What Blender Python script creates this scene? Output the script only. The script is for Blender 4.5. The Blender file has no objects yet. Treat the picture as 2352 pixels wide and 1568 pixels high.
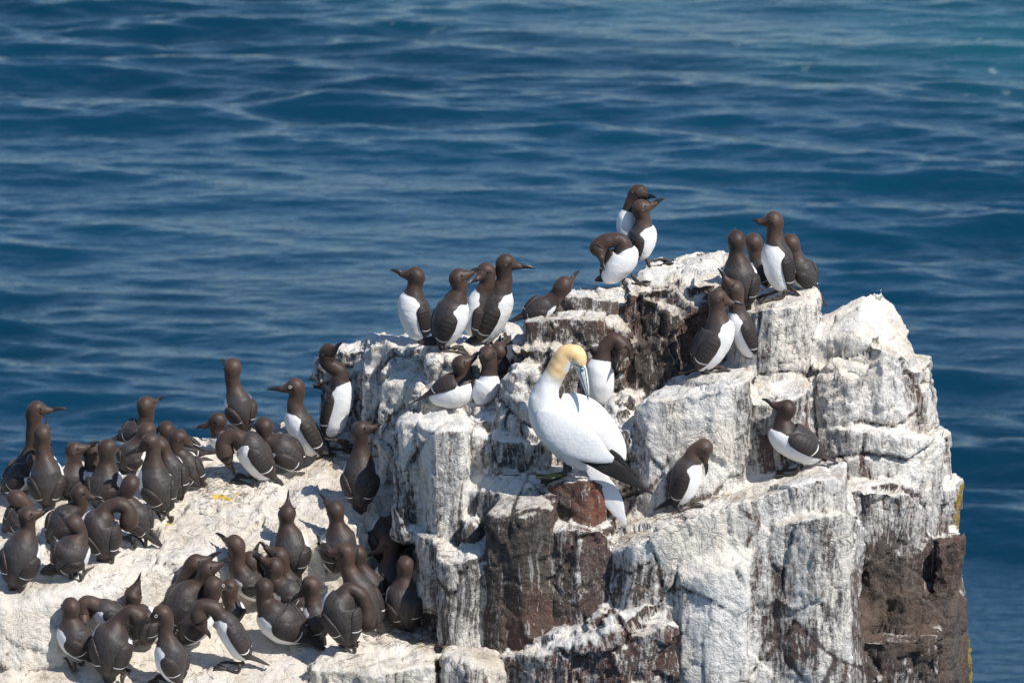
import bpy, bmesh, math, random
import numpy as np
from mathutils import Vector, Matrix
from mathutils.bvhtree import BVHTree
random.seed(7)
rng = np.random.default_rng(11)

# ---------------------------------------------------------------- camera, sky, sun, exposure
scene = bpy.context.scene
C = scene.collection
TH = math.radians(13.0); DIST = 30.0; FW = 4.1
K = FW / 2352.0                                   # metres per photo unit at the rock
cam_loc = Vector((0, -DIST * math.cos(TH), DIST * math.sin(TH)))
cd = bpy.data.cameras.new("camera"); cam = bpy.data.objects.new("camera", cd); C.objects.link(cam)
cam.location = cam_loc; cam.rotation_euler = (math.pi / 2 - TH, 0, 0)
cd.sensor_width = 36; cd.lens = 36 * DIST / FW; cd.clip_end = 6000
cd.dof.use_dof = True; cd.dof.focus_distance = DIST - 0.1; cd.dof.aperture_fstop = 12
scene.camera = cam

SUN_DIR = Vector((0.52, -0.42, 0.76)).normalized()      # towards the sun
world = bpy.data.worlds.new("World"); scene.world = world; world.use_nodes = True
wn = world.node_tree.nodes; wl = world.node_tree.links
bg = wn["Background"]; sky = wn.new("ShaderNodeTexSky"); sky.sky_type = 'NISHITA'; sky.sun_disc = False
scene.cycles.sample_clamp_direct = 4.0
sky.sun_elevation = math.asin(SUN_DIR.z); sky.sun_rotation = math.atan2(SUN_DIR.x, SUN_DIR.y)
sky.air_density = 1.0; sky.dust_density = 0.0; sky.ozone_density = 6.0
wl.new(sky.outputs[0], bg.inputs[0]); bg.inputs[1].default_value = 0.115
sl = bpy.data.lights.new("sun", 'SUN'); sun = bpy.data.objects.new("sun", sl); C.objects.link(sun)
sl.energy = 5.0; sl.angle = math.radians(0.5); sl.color = (1.0, 0.95, 0.88)
sun.rotation_euler = SUN_DIR.to_track_quat('Z', 'Y').to_euler(); sun.location = (5, -5, 8)
scene.view_settings.view_transform = 'Standard'; scene.view_settings.look = 'None'
scene.view_settings.exposure = 0.0; scene.view_settings.gamma = 1.0
scene.cycles.max_bounces = 6; scene.cycles.use_denoising = True

FWD = Vector((0, math.cos(TH), -math.sin(TH))); UPV = Vector((0, math.sin(TH), math.cos(TH)))
def ray(px, py):
    return (FWD * DIST + Vector((1, 0, 0)) * ((px - 1176) * K) + UPV * ((784 - py) * K)).normalized()
def W(px, py, Y):
    r = ray(px, py); t = (Y - cam_loc.y) / r.y
    return cam_loc + r * t

# ---------------------------------------------------------------- helpers
def set_tag(o, label=None, cat=None, group=None, kind=None):
    if label: o["label"] = label
    if cat: o["category"] = cat
    if group: o["group"] = group
    if kind: o["kind"] = kind
def obj(name, me, mat=None, parent=None):
    o = bpy.data.objects.new(name, me); C.objects.link(o)
    if mat: me.materials.append(mat)
    if parent: o.parent = parent
    return o
def mesh(name, verts, faces, smooth=True, attrs=None, uv=None):
    me = bpy.data.meshes.new(name); me.from_pydata([tuple(map(float, v)) for v in verts], [], faces)
    if smooth: me.polygons.foreach_set("use_smooth", [True] * len(me.polygons))
    for k, v in (attrs or {}).items():
        a = me.attributes.new(k, 'FLOAT', 'POINT'); a.data.foreach_set("value", np.asarray(v, dtype=np.float32))
    me.update()
    return me

def _hash(ix, iy, iz, k=0):
    n = (ix.astype(np.int64) * 73856093) ^ (iy.astype(np.int64) * 19349663) ^ (iz.astype(np.int64) * 83492791) ^ (k * 2654435761 & 0x7fffffff)
    n = (n ^ (n >> 13)) * 1274126177 & 0x7fffffff
    n = (n ^ (n >> 16)) * 668265263 & 0x7fffffff
    n = n ^ (n >> 11)
    return (n & 0xffff) / 65535.0
def vnoise(p, f, k=0):
    q = p * np.asarray(f, dtype=float); i = np.floor(q).astype(np.int64); t = q - i; t = t * t * t * (t * (t * 6 - 15) + 10)
    r = 0
    for dx in (0, 1):
        wx = t[:, 0] if dx else 1 - t[:, 0]
        for dy in (0, 1):
            wy = t[:, 1] if dy else 1 - t[:, 1]
            for dz in (0, 1):
                wz = t[:, 2] if dz else 1 - t[:, 2]
                r = r + wx * wy * wz * _hash(i[:, 0] + dx, i[:, 1] + dy, i[:, 2] + dz, k)
    return r * 2 - 1
def worley(p, f, k=0):
    q = p * np.asarray(f, dtype=float); i = np.floor(q).astype(np.int64); n = len(p)
    d1 = np.full(n, 9.0); d2 = np.full(n, 9.0); vec = np.zeros((n, 3)); cid = np.zeros((n, 3), dtype=np.int64)
    for dx in (-1, 0, 1):
        for dy in (-1, 0, 1):
            for dz in (-1, 0, 1):
                c = i + np.array([dx, dy, dz])
                pt = c + np.stack([_hash(c[:, 0], c[:, 1], c[:, 2], k + j) for j in (1, 2, 3)], 1) * 0.9 + 0.05
                v = q - pt; d = np.sqrt((v * v).sum(1))
                m = d < d1
                d2 = np.where(m, d1, np.minimum(d2, d)); d1 = np.where(m, d, d1)
                vec[m] = v[m]; cid[m] = c[m]
    rv = np.stack([_hash(cid[:, 0], cid[:, 1], cid[:, 2], k + j) * 2 - 1 for j in (5, 6, 7)], 1)
    h = _hash(cid[:, 0], cid[:, 1], cid[:, 2], k + 9) * 2 - 1
    return d1, d2, (vec * rv).sum(1), h

# ---------------------------------------------------------------- material helpers
def new_mat(name):
    m = bpy.data.materials.new(name); m.use_nodes = True
    nt = m.node_tree; b = nt.nodes["Principled BSDF"]
    return m, nt, b
def node(nt, t, **kw):
    n = nt.nodes.new(t)
    for k, v in kw.items():
        if k in ('inputs',):
            for a, b in v.items(): n.inputs[a].default_value = b
        else: setattr(n, k, v)
    return n
def math_(nt, op, a, b=None, c=None, clamp=False):
    n = nt.nodes.new("ShaderNodeMath"); n.operation = op; n.use_clamp = clamp
    for i, x in enumerate((a, b, c)):
        if x is None: continue
        if isinstance(x, (int, float)): n.inputs[i].default_value = x
        else: nt.links.new(x, n.inputs[i])
    return n.outputs[0]
def mixc(nt, f, a, b):
    n = nt.nodes.new("ShaderNodeMix"); n.data_type = 'RGBA'
    if isinstance(f, (int, float)): n.inputs[0].default_value = f
    else: nt.links.new(f, n.inputs[0])
    for s, x in ((6, a), (7, b)):
        if isinstance(x, tuple): n.inputs[s].default_value = (*x, 1) if len(x) == 3 else x
        else: nt.links.new(x, n.inputs[s])
    return n.outputs[2]
def ss(nt, x, lo, hi):
    n = nt.nodes.new("ShaderNodeMapRange"); n.interpolation_type = 'SMOOTHSTEP'
    nt.links.new(x, n.inputs[0]); n.inputs[1].default_value = lo; n.inputs[2].default_value = hi
    return n.outputs[0]
def noise(nt, vec, scale, detail=4, rough=0.55, dist=0.0):
    n = nt.nodes.new("ShaderNodeTexNoise"); n.inputs["Scale"].default_value = scale
    n.inputs["Detail"].default_value = detail; n.inputs["Roughness"].default_value = rough
    n.inputs["Distortion"].default_value = dist
    nt.links.new(vec, n.inputs["Vector"]); return n.outputs[0]
def mapping(nt, vec, sc):
    n = nt.nodes.new("ShaderNodeMapping"); n.inputs["Scale"].default_value = sc
    nt.links.new(vec, n.inputs["Vector"]); return n.outputs[0]

# ---------------------------------------------------------------- rock material (guano over dark dolerite)
def rock_material():
    m, nt, b = new_mat("guano_rock"); L = nt.links
    geo = nt.nodes.new("ShaderNodeNewGeometry"); P = geo.outputs["Position"]
    nz = nt.nodes.new("ShaderNodeSeparateXYZ"); L.new(geo.outputs["Normal"], nz.inputs[0])
    ga = node(nt, "ShaderNodeAttribute", attribute_name="guano"); ca = node(nt, "ShaderNodeAttribute", attribute_name="tint")
    li = node(nt, "ShaderNodeAttribute", attribute_name="lichen"); ye = node(nt, "ShaderNodeAttribute", attribute_name="yolk")
    cav = node(nt, "ShaderNodeAttribute", attribute_name="crack")
    warp = nt.nodes.new("ShaderNodeTexNoise"); warp.inputs["Scale"].default_value = 5.0; L.new(P, warp.inputs["Vector"])
    vm = nt.nodes.new("ShaderNodeVectorMath"); vm.operation = 'MULTIPLY_ADD'; L.new(warp.outputs["Color"], vm.inputs[0]); vm.inputs[1].default_value = (0.07, 0.07, 0.0); L.new(P, vm.inputs[2])
    st1 = noise(nt, mapping(nt, vm.outputs[0], (34, 34, 2.0)), 1.0, 4, 0.65)
    st2 = noise(nt, mapping(nt, vm.outputs[0], (110, 110, 9.0)), 1.0, 3, 0.6)
    n1 = noise(nt, P, 7, 6, 0.62); n2 = noise(nt, P, 45, 5, 0.7); n3 = noise(nt, P, 190, 3, 0.7)
    up = ss(nt, nz.outputs[2], 0.25, 0.75)
    side = math_(nt, 'SUBTRACT', 1.0, up)
    s = math_(nt, 'MULTIPLY_ADD', st1, 1.5, -0.75); s2 = math_(nt, 'MULTIPLY_ADD', st2, .9, -0.45)
    s = math_(nt, 'MULTIPLY', math_(nt, 'ADD', s, s2), side)
    v = math_(nt, 'ADD', ga.outputs["Fac"], math_(nt, 'MULTIPLY', up, 0.56))
    v = math_(nt, 'ADD', v, s)
    v = math_(nt, 'ADD', v, math_(nt, 'MULTIPLY_ADD', n1, 0.9, -0.45))
    v = math_(nt, 'ADD', v, math_(nt, 'MULTIPLY_ADD', n2, 0.8, -0.40))
    v = math_(nt, 'ADD', v, math_(nt, 'MULTIPLY_ADD', n3, 0.36, -0.18))
    v = math_(nt, 'SUBTRACT', v, math_(nt, 'MULTIPLY', cav.outputs["Fac"], 0.55))
    st3 = noise(nt, mapping(nt, vm.outputs[0], (60, 60, 1.6)), 1.0, 2, 0.5); st4 = noise(nt, mapping(nt, P, (2.5, 2.5, 1.2)), 1.0, 3, 0.5)
    drip = math_(nt, 'MULTIPLY', math_(nt, 'MULTIPLY', ss(nt, st3, .585, .66), ss(nt, math_(nt, 'ADD', st4, math_(nt, 'MULTIPLY', ga.outputs["Fac"], .45)), .46, .62)), side)
    n5 = noise(nt, P, 120, 2, .5); spat = math_(nt, 'MULTIPLY', ss(nt, n5, .66, .74), ss(nt, math_(nt, 'ADD', st4, math_(nt, 'MULTIPLY', ga.outputs["Fac"], .4)), .42, .6))
    stw = noise(nt, mapping(nt, vm.outputs[0], (9, 9, 1.1)), 1.0, 3, .6); v = math_(nt, 'ADD', v, math_(nt, 'MULTIPLY', math_(nt, 'MULTIPLY_ADD', stw, 1.1, -.55), side))
    mask = math_(nt, 'MAXIMUM', ss(nt, v, 0.34, 0.68), math_(nt, 'MULTIPLY', math_(nt, 'MAXIMUM', drip, spat), .85))
    # rock body colour
    rk = mixc(nt, ss(nt, n1, 0.38, 0.68), ca.outputs["Color"], (0.050, 0.044, 0.040))
    nr = noise(nt, mapping(nt, P, (3.5, 3.5, 1.5)), 1.0, 5, .6); rk = mixc(nt, math_(nt, 'MULTIPLY', ss(nt, nr, .56, .68), .6), rk, (.15, .062, .042))
    dk = mixc(nt, ss(nt, n2, 0.42, 0.62), rk, (0.16, 0.125, 0.10))
    dk = mixc(nt, 0.60, rk, dk); dk = mixc(nt, ss(nt, n3, .5, .75), dk, (.20, .165, .14))
    grey = mixc(nt, ss(nt, n2, 0.3, 0.7), (0.34, 0.315, 0.295), (0.56, 0.53, 0.49))
    n4 = noise(nt, P, 2.6, 4, 0.6)
    white = mixc(nt, ss(nt, n4, 0.42, 0.62), (0.81, 0.78, 0.735), (0.80, 0.735, 0.635))
    white = mixc(nt, ss(nt, math_(nt, 'ADD', v, math_(nt, 'MULTIPLY_ADD', n3, 0.3, -0.15)), 0.62, 0.98), grey, white)
    so = node(nt, "ShaderNodeAttribute", attribute_name="soil"); ns = noise(nt, P, 5.5, 6, .7)
    white = mixc(nt, math_(nt, 'MULTIPLY', so.outputs["Fac"], math_(nt, 'MULTIPLY_ADD', ss(nt, ns, .35, .62), .55, .30)), white, (.72, .64, .53))
    white = mixc(nt, math_(nt, 'MULTIPLY', so.outputs["Fac"], math_(nt, 'MULTIPLY', ss(nt, noise(nt, P, 8, 7, .78), .56, .66), .65)), white, (.33, .28, .17))
    vo = nt.nodes.new("ShaderNodeTexVoronoi"); vo.inputs["Scale"].default_value = 26; L.new(vm.outputs[0], vo.inputs["Vector"])
    sp = math_(nt, 'SUBTRACT', 1.0, ss(nt, vo.outputs["Distance"], 0.03, 0.16)); sp = math_(nt, 'MULTIPLY', sp, ss(nt, n1, 0.5, 0.68))
    white = mixc(nt, math_(nt, 'MULTIPLY', sp, 0.6), white, (0.13, 0.10, 0.075))
    vc = nt.nodes.new("ShaderNodeTexVoronoi"); vc.feature = 'DISTANCE_TO_EDGE'; vc.inputs["Scale"].default_value = 6.5
    wv_ = nt.nodes.new("ShaderNodeVectorMath"); wv_.operation = 'MULTIPLY_ADD'; wt = nt.nodes.new("ShaderNodeTexNoise"); wt.inputs["Scale"].default_value = 9; wt.inputs["Detail"].default_value = 4; L.new(P, wt.inputs["Vector"])
    L.new(wt.outputs["Color"], wv_.inputs[0]); wv_.inputs[1].default_value = (.16, .16, .16); L.new(P, wv_.inputs[2]); L.new(wv_.outputs[0], vc.inputs["Vector"])
    ck = math_(nt, 'MULTIPLY', math_(nt, 'SUBTRACT', 1.0, ss(nt, vc.outputs["Distance"], .004, .022)), ss(nt, n4, .50, .62))
    mk = noise(nt, P, 3.3, 7, .74); mk2 = math_(nt, 'MULTIPLY', ss(nt, mk, .50, .66), up)
    white = mixc(nt, math_(nt, 'MULTIPLY', mk2, .7), white, (.52, .44, .33))
    white = mixc(nt, math_(nt, 'MULTIPLY', math_(nt, 'MULTIPLY', ss(nt, mk, .60, .68), ss(nt, n2, .45, .6)), .6), white, (.17, .14, .09))
    white = mixc(nt, math_(nt, 'MULTIPLY', ck, .45), white, (.16, .13, .11))
    nm = noise(nt, P, 16, 6, .72)
    white = mixc(nt, math_(nt, 'MULTIPLY', ss(nt, nm, .54, .70), .45), white, (.46, .435, .41))
    nw = noise(nt, P, 85, 4, .75)
    white = mixc(nt, math_(nt, 'MULTIPLY', ss(nt, nw, .56, .68), .40), white, (.34, .315, .29))
    col = mixc(nt, mask, dk, white)
    ny = noise(nt, P, 30, 4, 0.6)
    col = mixc(nt, ss(nt, math_(nt, 'MULTIPLY', ye.outputs["Fac"], math_(nt, 'ADD', ny, 0.5)), 0.55, 0.75), col, (0.72, 0.52, 0.10))
    col = mixc(nt, ss(nt, math_(nt, 'MULTIPLY', li.outputs["Fac"], math_(nt, 'ADD', math_(nt, 'MULTIPLY', n2, 1.4), 0.1)), 0.48, 0.62), col, mixc(nt, ss(nt, n3, .4, .6), (0.42, 0.28, 0.03), (0.20, 0.15, 0.06)))
    L.new(col, b.inputs["Base Color"]); b.inputs["Roughness"].default_value = 0.88
    b.inputs["Specular IOR Level"].default_value = 0.25
    h = math_(nt, 'ADD', math_(nt, 'MULTIPLY', n2, 0.55), math_(nt, 'MULTIPLY', n3, 0.22))
    h = math_(nt, 'ADD', h, math_(nt, 'MULTIPLY', math_(nt, 'MULTIPLY', st1, side), 0.35))
    h = math_(nt, 'ADD', h, math_(nt, 'MULTIPLY', mask, 0.08)); h = math_(nt, 'SUBTRACT', h, math_(nt, 'MULTIPLY', ck, .14)); h = math_(nt, 'ADD', h, math_(nt, 'MULTIPLY', nm, .5))
    vg = nt.nodes.new("ShaderNodeTexVoronoi"); vg.inputs["Scale"].default_value = 38; L.new(wv_.outputs[0], vg.inputs["Vector"])
    vg2 = nt.nodes.new("ShaderNodeTexVoronoi"); vg2.feature = 'DISTANCE_TO_EDGE'; vg2.inputs["Scale"].default_value = 14; L.new(wv_.outputs[0], vg2.inputs["Vector"])
    h = math_(nt, 'ADD', h, math_(nt, 'MULTIPLY', vg.outputs["Distance"], .22)); h = math_(nt, 'ADD', h, math_(nt, 'MULTIPLY', ss(nt, vg2.outputs["Distance"], 0, .06), .06))
    bp = nt.nodes.new("ShaderNodeBump"); bp.inputs["Strength"].default_value = .9; bp.inputs["Distance"].default_value = 0.022
    L.new(h, bp.inputs["Height"]); L.new(bp.outputs[0], b.inputs["Normal"])
    return m
ROCK = rock_material()

# ---------------------------------------------------------------- rock blocks: top outline (px, py, Y), bottom z
BR = (0.085, 0.068, 0.058); DK = (0.055, 0.047, 0.042); MA = (0.125, 0.055, 0.045); RD = (0.20, 0.065, 0.04); GY = (0.12, 0.105, 0.095); PU = (0.10, 0.062, 0.060)
class Rock:
    def __init__(s): s.v = []; s.f = []; s.par = []; s.fb = []
    def blk(s, top, zb, g, tint, flare=1.03, shift=(0, 0), rough=1.0):
        pts = [W(*p) for p in top]; n = len(pts); c = sum(pts, Vector()) / n; b0 = len(s.v)
        for p in pts: s.v.append(tuple(p))
        for p in pts: s.v.append((c.x + (p.x - c.x) * flare + shift[0], c.y + (p.y - c.y) * flare + shift[1], zb))
        # make outline orientation counter-clockwise seen from above
        a = sum(pts[i].x * pts[(i + 1) % n].y - pts[(i + 1) % n].x * pts[i].y for i in range(n))
        idx = list(range(n)) if a > 0 else list(range(n))[::-1]
        s.f.append([b0 + i for i in idx]); s.f.append([b0 + n + i for i in idx[::-1]])
        for k in range(n):
            i, j = idx[k], idx[(k + 1) % n]
            s.f.append([b0 + i, b0 + n + i, b0 + n + j, b0 + j])
        s.fb += [len(s.par)] * (n + 2); s.par.append((g, tint, rough))
    def box(s, x0, x1, y0, y1, z0, z1, g, tint):
        b0 = len(s.v)
        s.v += [(x0, y0, z1), (x1, y0, z1), (x1, y1, z1), (x0, y1, z1), (x0, y0, z0), (x1, y0, z0), (x1, y1, z0), (x0, y1, z0)]
        for f in ([0, 1, 2, 3], [7, 6, 5, 4], [0, 4, 5, 1], [1, 5, 6, 2], [2, 6, 7, 3], [3, 7, 4, 0]): s.f.append([b0 + i for i in f])
        s.fb += [len(s.par)] * 6; s.par.append((g, tint, 1.0))
    def build(s, name, vox, amp=1.0, smooth=2):
        me = bpy.data.meshes.new(name + "_raw"); me.from_pydata(s.v, [], s.f); me.update()
        bm = bmesh.new(); bm.from_mesh(me); bmesh.ops.triangulate(bm, faces=bm.faces[:], ngon_method='EAR_CLIP'); bm.to_mesh(me); bm.free()
        o = bpy.data.objects.new(name, me); C.objects.link(o)
        md = o.modifiers.new("r", 'REMESH'); md.mode = 'VOXEL'; md.voxel_size = vox; md.adaptivity = 0.0
        dg = bpy.context.evaluated_depsgraph_get(); dg.update()
        ev = o.evaluated_get(dg); m2 = bpy.data.meshes.new_from_object(ev)
        o.modifiers.clear(); o.data = m2; m2.name = name; bpy.data.meshes.remove(me)
        n = len(m2.vertices); P = np.empty(n * 3); m2.vertices.foreach_get("co", P); P = P.reshape(-1, 3)
        # nearest source block per vertex
        bvh = BVHTree.FromPolygons([Vector(v) for v in s.v], s.f)
        par = np.array([(g, *t, r) for g, t, r in s.par]); bid = np.zeros(n, int)
        for i in range(n):
            r = bvh.find_nearest(P[i]); bid[i] = s.fb[r[2]]
        A = par[bid]
        ed = np.empty(len(m2.edges) * 2, dtype=np.int64); m2.edges.foreach_get("vertices", ed); ed = ed.reshape(-1, 2)
        deg = np.zeros(n); np.add.at(deg, ed[:, 0], 1); np.add.at(deg, ed[:, 1], 1); deg = np.maximum(deg, 1)[:, None]
        def lap(X, k, lam=0.6):
            for _ in range(k):
                S = np.zeros_like(X); np.add.at(S, ed[:, 0], X[ed[:, 1]]); np.add.at(S, ed[:, 1], X[ed[:, 0]])
                X = X + lam * (S / deg - X)
            return X
        P = lap(P, smooth); A = lap(A, 5)
        m2.vertices.foreach_set("co", P.ravel()); m2.update()
        N = np.empty(n * 3); m2.vertices.foreach_get("normal", N); N = N.reshape(-1, 3); N = lap(N, 3)
        rg = A[:, 4]; P0 = P.copy()
        warpv = np.stack([vnoise(P, 3.1, 21 + j) for j in range(3)], 1) * 0.06
        Q = P + warpv
        d1, d2, fa, h = worley(Q, (4.2, 4.2, 2.6), 1)
        e1, e2, fb_, h2 = worley(Q, (11, 11, 7), 2)
        g1, g2, fc, h3 = worley(Q, (27, 27, 20), 3)
        disp = fa * 0.046 + h * 0.014 + fb_ * 0.024 + h2 * 0.007 + fc * 0.010 + h3 * .002
        disp += vnoise(P, 2.2, 4) * 0.014 + vnoise(P, 8, 5) * 0.004 + vnoise(P, 24, 6) * 0.003 + vnoise(P, 50, 7) * 0.0028
        cr = np.clip(1 - (d2 - d1) / 0.045, 0, 1) * (vnoise(P, 1.6, 8) > 0.0)
        cr2 = np.clip(1 - (e2 - e1) / 0.05, 0, 1) * (vnoise(P, 2.7, 9) > 0.22)
        disp -= cr * 0.016 + cr2 * 0.007
        sidew = 1 - np.abs(N[:, 2])
        disp += sidew * (vnoise(P, (16, 16, 1.2), 12) * 0.007 + vnoise(P, (45, 45, 3), 13) * 0.003)
        P = P + N * (disp * amp * rg)[:, None]
        m2.vertices.foreach_set("co", P.ravel())
        s.P = P; s.m2 = m2; s.o = o; s.A = A; s.N = N
        s.guano = A[:, 0].copy(); s.tint = A[:, 1:4].copy(); s.lich = np.zeros(n); s.yolk = np.zeros(n); s.crack = np.clip(cr + 0.7 * cr2, 0, 1)
        m2.polygons.foreach_set("use_smooth", [True] * len(m2.polygons)); m2.update()
        m2.materials.clear(); m2.materials.append(ROCK)
        print("ROCK", name, n)
        return o
    def finish(s):
        m2 = s.m2; n = len(s.P)
        for k, v in (("soil", np.full(n, 1.0 if s is not R else 0.12)), ("guano", s.guano), ("lichen", s.lich), ("yolk", s.yolk), ("crack", s.crack)):
            a = m2.attributes.new(k, 'FLOAT', 'POINT'); a.data.foreach_set("value", v.astype(np.float32))
        a = m2.attributes.new("tint", 'FLOAT_COLOR', 'POINT')
        a.data.foreach_set("color", np.concatenate([s.tint, np.ones((n, 1))], 1).astype(np.float32).ravel())

R = Rock()   # the stack
R.box(-0.34, 1.52, -0.25, 0.95, -2.6, -0.60, 0.4, BR)
R.box(0.28, 1.5, -0.02, 0.7, -1.0, -0.22, 0.5, BR)
R.box(0.40, 1.7, -0.5, 0.6, -2.6, -1.1, 0.4, BR)
# summit
R.blk([(1440,664,.1),(1530,655,.12),(1600,650,.10),(1640,650,.12),(1700,650,.2),(1690,578,.6),(1665,574,.62),(1620,568,.65),(1560,580,.6),(1500,605,.5),(1440,640,.3)], -1.0, .52, PU)
R.blk([(1440,672,-.02),(1475,670,-.04),(1515,690,-.04),(1560,738,-.02),(1572,700,.2),(1440,655,.2)], -1.0, .22, DK)
R.blk([(1565,735,.03),(1600,700,.04),(1625,705,.04),(1640,690,.2),(1570,690,.2)], -1.0, .12, MA)
R.blk([(1250,692,.05),(1300,676,.02),(1385,684,.0),(1438,694,.03),(1440,655,.3),(1370,655,.35),(1290,668,.3)], -.8, .30, GY, rough=0.75)
R.blk([(1205,738,-.1),(1290,728,-.13),(1383,738,-.12),(1385,708,.1),(1300,708,.1),(1215,724,.05)], -.8, .34, BR, rough=0.7)
R.blk([(1388,745,-.05),(1436,765,-.06),(1440,700,.1),(1388,702,.1)], -.8, .42, BR)
R.blk([(1165,806,-.15),(1225,798,-.2),(1292,806,-.2),(1292,788,-.08),(1172,784,-.05)], -.8, .42, BR)
R.blk([(1185,800,-.1),(1230,770,-.1),(1240,800,-.15)], -.8, .4, GY)
R.blk([(1140,880,-.3),(1180,850,-.34),(1236,852,-.32),(1250,832,-.15),(1180,830,-.15)], -.8, .78, GY)
R.blk([(985,820,0.0),(1090,836,-.05),(1180,836,-.06),(1195,785,.2),(1180,752,.35),(1080,772,.4),(1000,775,.35)], -.9, .80, GY)
R.blk([(842,792,.30),(900,788,.28),(1005,806,.2),(1000,775,.4),(955,764,.5),(850,764,.5)], -1.0, .76, GY, rough=0.75)
R.blk([(866,880,.12),(960,888,.04),(1048,876,-.08),(1042,838,.08),(1010,815,.15),(955,812,.22),(895,828,.24)], -1.0, .84, GY, 1.06)
R.blk([(730,820,.62),(790,806,.58),(845,800,.54),(848,772,.72),(790,786,.76),(738,804,.72)], -1.0, .66, GY)
R.blk([(800,850,.54),(848,846,.48),(848,800,.6),(806,812,.62)], -1.0, .72, GY)
# centre left
R.blk([(902,992,-.28),(925,970,-.32),(960,968,-.33),(965,945,-.1),(930,948,-.05)], -.74, .82, GY, rough=0.55)
R.blk([(964,978,-.38),(1000,988,-.44),(1058,992,-.44),(1074,978,-.40),(1076,955,-.15),(1040,925,.0),(965,945,-.05)], -1.02, .80, GY, rough=0.55)
R.blk([(966,1200,-.3),(1000,1220,-.34),(1080,1200,-.34),(1080,1100,-.1),(966,1100,-.1)], -1.4, .4, BR)
R.blk([(960,925,-.1),(1060,935,-.12),(1140,930,-.12),(1150,880,.0),(1050,870,.05),(960,880,.0)], -.9, .84, GY)
R.blk([(1086,1000,-.3),(1150,1012,-.38),(1250,1020,-.38),(1262,975,-.25),(1240,930,-.12),(1100,925,-.05)], -1.2, .72, GY, 1.1)
R.blk([(1085,958,-.26),(1140,965,-.3),(1212,960,-.3),(1224,930,-.1),(1150,918,-.05),(1095,922,-.05)], -1.2, .72, GY)
R.blk([(1080,1125,-.4),(1160,1140,-.5),(1240,1115,-.47),(1250,1045,-.25),(1090,1045,-.25)], -1.3, .48, (.14,.13,.14), 1.08, rough=0.6)
R.blk([(1000,1274,-.55),(1030,1294,-.6),(1088,1290,-.6),(1114,1270,-.56),(1118,1240,-.45),(1050,1235,-.4),(1005,1250,-.45)], -1.5, .54, GY, 1.0, rough=0.4)
R.blk([(1022,1208,-.42),(1090,1206,-.48),(1104,1168,-.35),(1040,1172,-.35)], -1.3, .5, GY)
R.blk([(1090,1310,-.56),(1120,1320,-.58),(1125,1240,-.45),(1095,1250,-.45)], -1.4, .3, BR)
R.blk([(1120,1182,-.6),(1200,1190,-.66),(1260,1176,-.64),(1290,1125,-.5),(1290,1092,-.42),(1210,1092,-.35),(1180,1118,-.42)], -1.25, .16, DK, 1.0, rough=0.45)
R.blk([(1112,1300,-.58),(1180,1310,-.62),(1262,1300,-.62),(1262,1200,-.4),(1120,1200,-.4)], -1.6, .34, PU, 1.02, rough=0.55)
R.blk([(1262,1115,-.52),(1295,1105,-.56),(1345,1095,-.58),(1400,1112,-.5),(1402,1075,-.3),(1300,1068,-.3),(1235,1078,-.3)], -1.9, .33, RD, 1.02, rough=0.35)
R.blk([(1262,1222,-.62),(1330,1210,-.67),(1396,1220,-.64),(1412,1238,-.6),(1402,1190,-.5),(1270,1190,-.5)], -1.9, .34, PU, 1.03, rough=0.5)
# rocks between gannet and the big ledge
R.blk([(1370,935,-.2),(1420,918,-.25),(1480,928,-.22),(1482,895,0),(1380,902,0)], -.9, .82, GY)
R.blk([(1395,1010,-.32),(1430,985,-.38),(1485,965,-.42),(1500,930,-.3),(1440,925,-.15),(1390,960,-.2)], -.95, .72, GY, 1.05)
R.blk([(1445,962,-.38),(1492,918,-.44),(1560,908,-.46),(1640,898,-.46),(1718,872,-.40),(1722,844,-.1),(1620,852,-.05),(1545,867,-.05),(1480,915,-.15)], -.62, .78, GY, 1.0, rough=0.5)
R.blk([(1722,928,-.33),(1790,928,-.36),(1852,902,-.3),(1858,870,-.12),(1725,875,-.1)], -.9, .60, PU, 1.0, rough=0.55)
# tower
R.blk([(1705,722,-.08),(1735,710,-.13),(1780,704,-.16),(1838,700,-.12),(1872,690,-.0),(1875,655,.2),(1830,640,.35),(1740,650,.3),(1655,640,.3),(1655,700,.1)], -1.2, .80, PU, 1.0, rough=0.6)
R.blk([(1650,850,.0),(1725,860,-.1),(1725,800,.1),(1650,800,.1)], -1.2, .5, PU)
# the right shoulder
R.blk([(1868,778,-.02),(1960,772,-.08),(2030,800,-.12),(2080,820,-.05),(2114,828,.1),(2100,785,.2),(2066,735,.3),(2046,680,.35),(2028,655,.35),(1985,673,.3),(1868,738,.2)], -.30, .86, GY, 1.06, rough=0.6)
R.blk([(1865,836,-.08),(1960,850,-.12),(2060,856,-.10),(2136,845,.05),(2142,815,.3),(2000,790,.3),(1870,805,.3)], -1.0, .80, GY, 1.0, rough=0.75)
R.blk([(1870,990,-.15),(1950,985,-.2),(2080,1000,-.2),(2160,1010,-.05),(2176,990,.3),(1900,960,.3)], -2.4, .76, PU, 1.0, (.09,-.04), rough=0.7)
R.blk([(2140,1130,-.06),(2190,1120,.0),(2205,1100,.25),(2140,1090,.2)], -2.4, .5, MA, 1.0, (.04,0))
R.blk([(1858,885,-.12),(1900,868,-.16),(1960,872,-.16),(1990,860,.1),(1860,830,.1)], -1.2, .72, GY, 1.0)
R.blk([(1930,1135,-.3),(2000,1125,-.35),(2080,1135,-.3),(2100,1090,-.1),(1930,1090,-.1)], -1.5, .66, PU, 1.02)
R.blk([(1985,1385,-.28),(2080,1365,-.36),(2180,1350,-.28),(2226,1370,-.02),(2205,1290,.2),(2000,1290,.1)], -1.62, .0, (.13,.075,.05), 1.0, rough=0.5)
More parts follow.
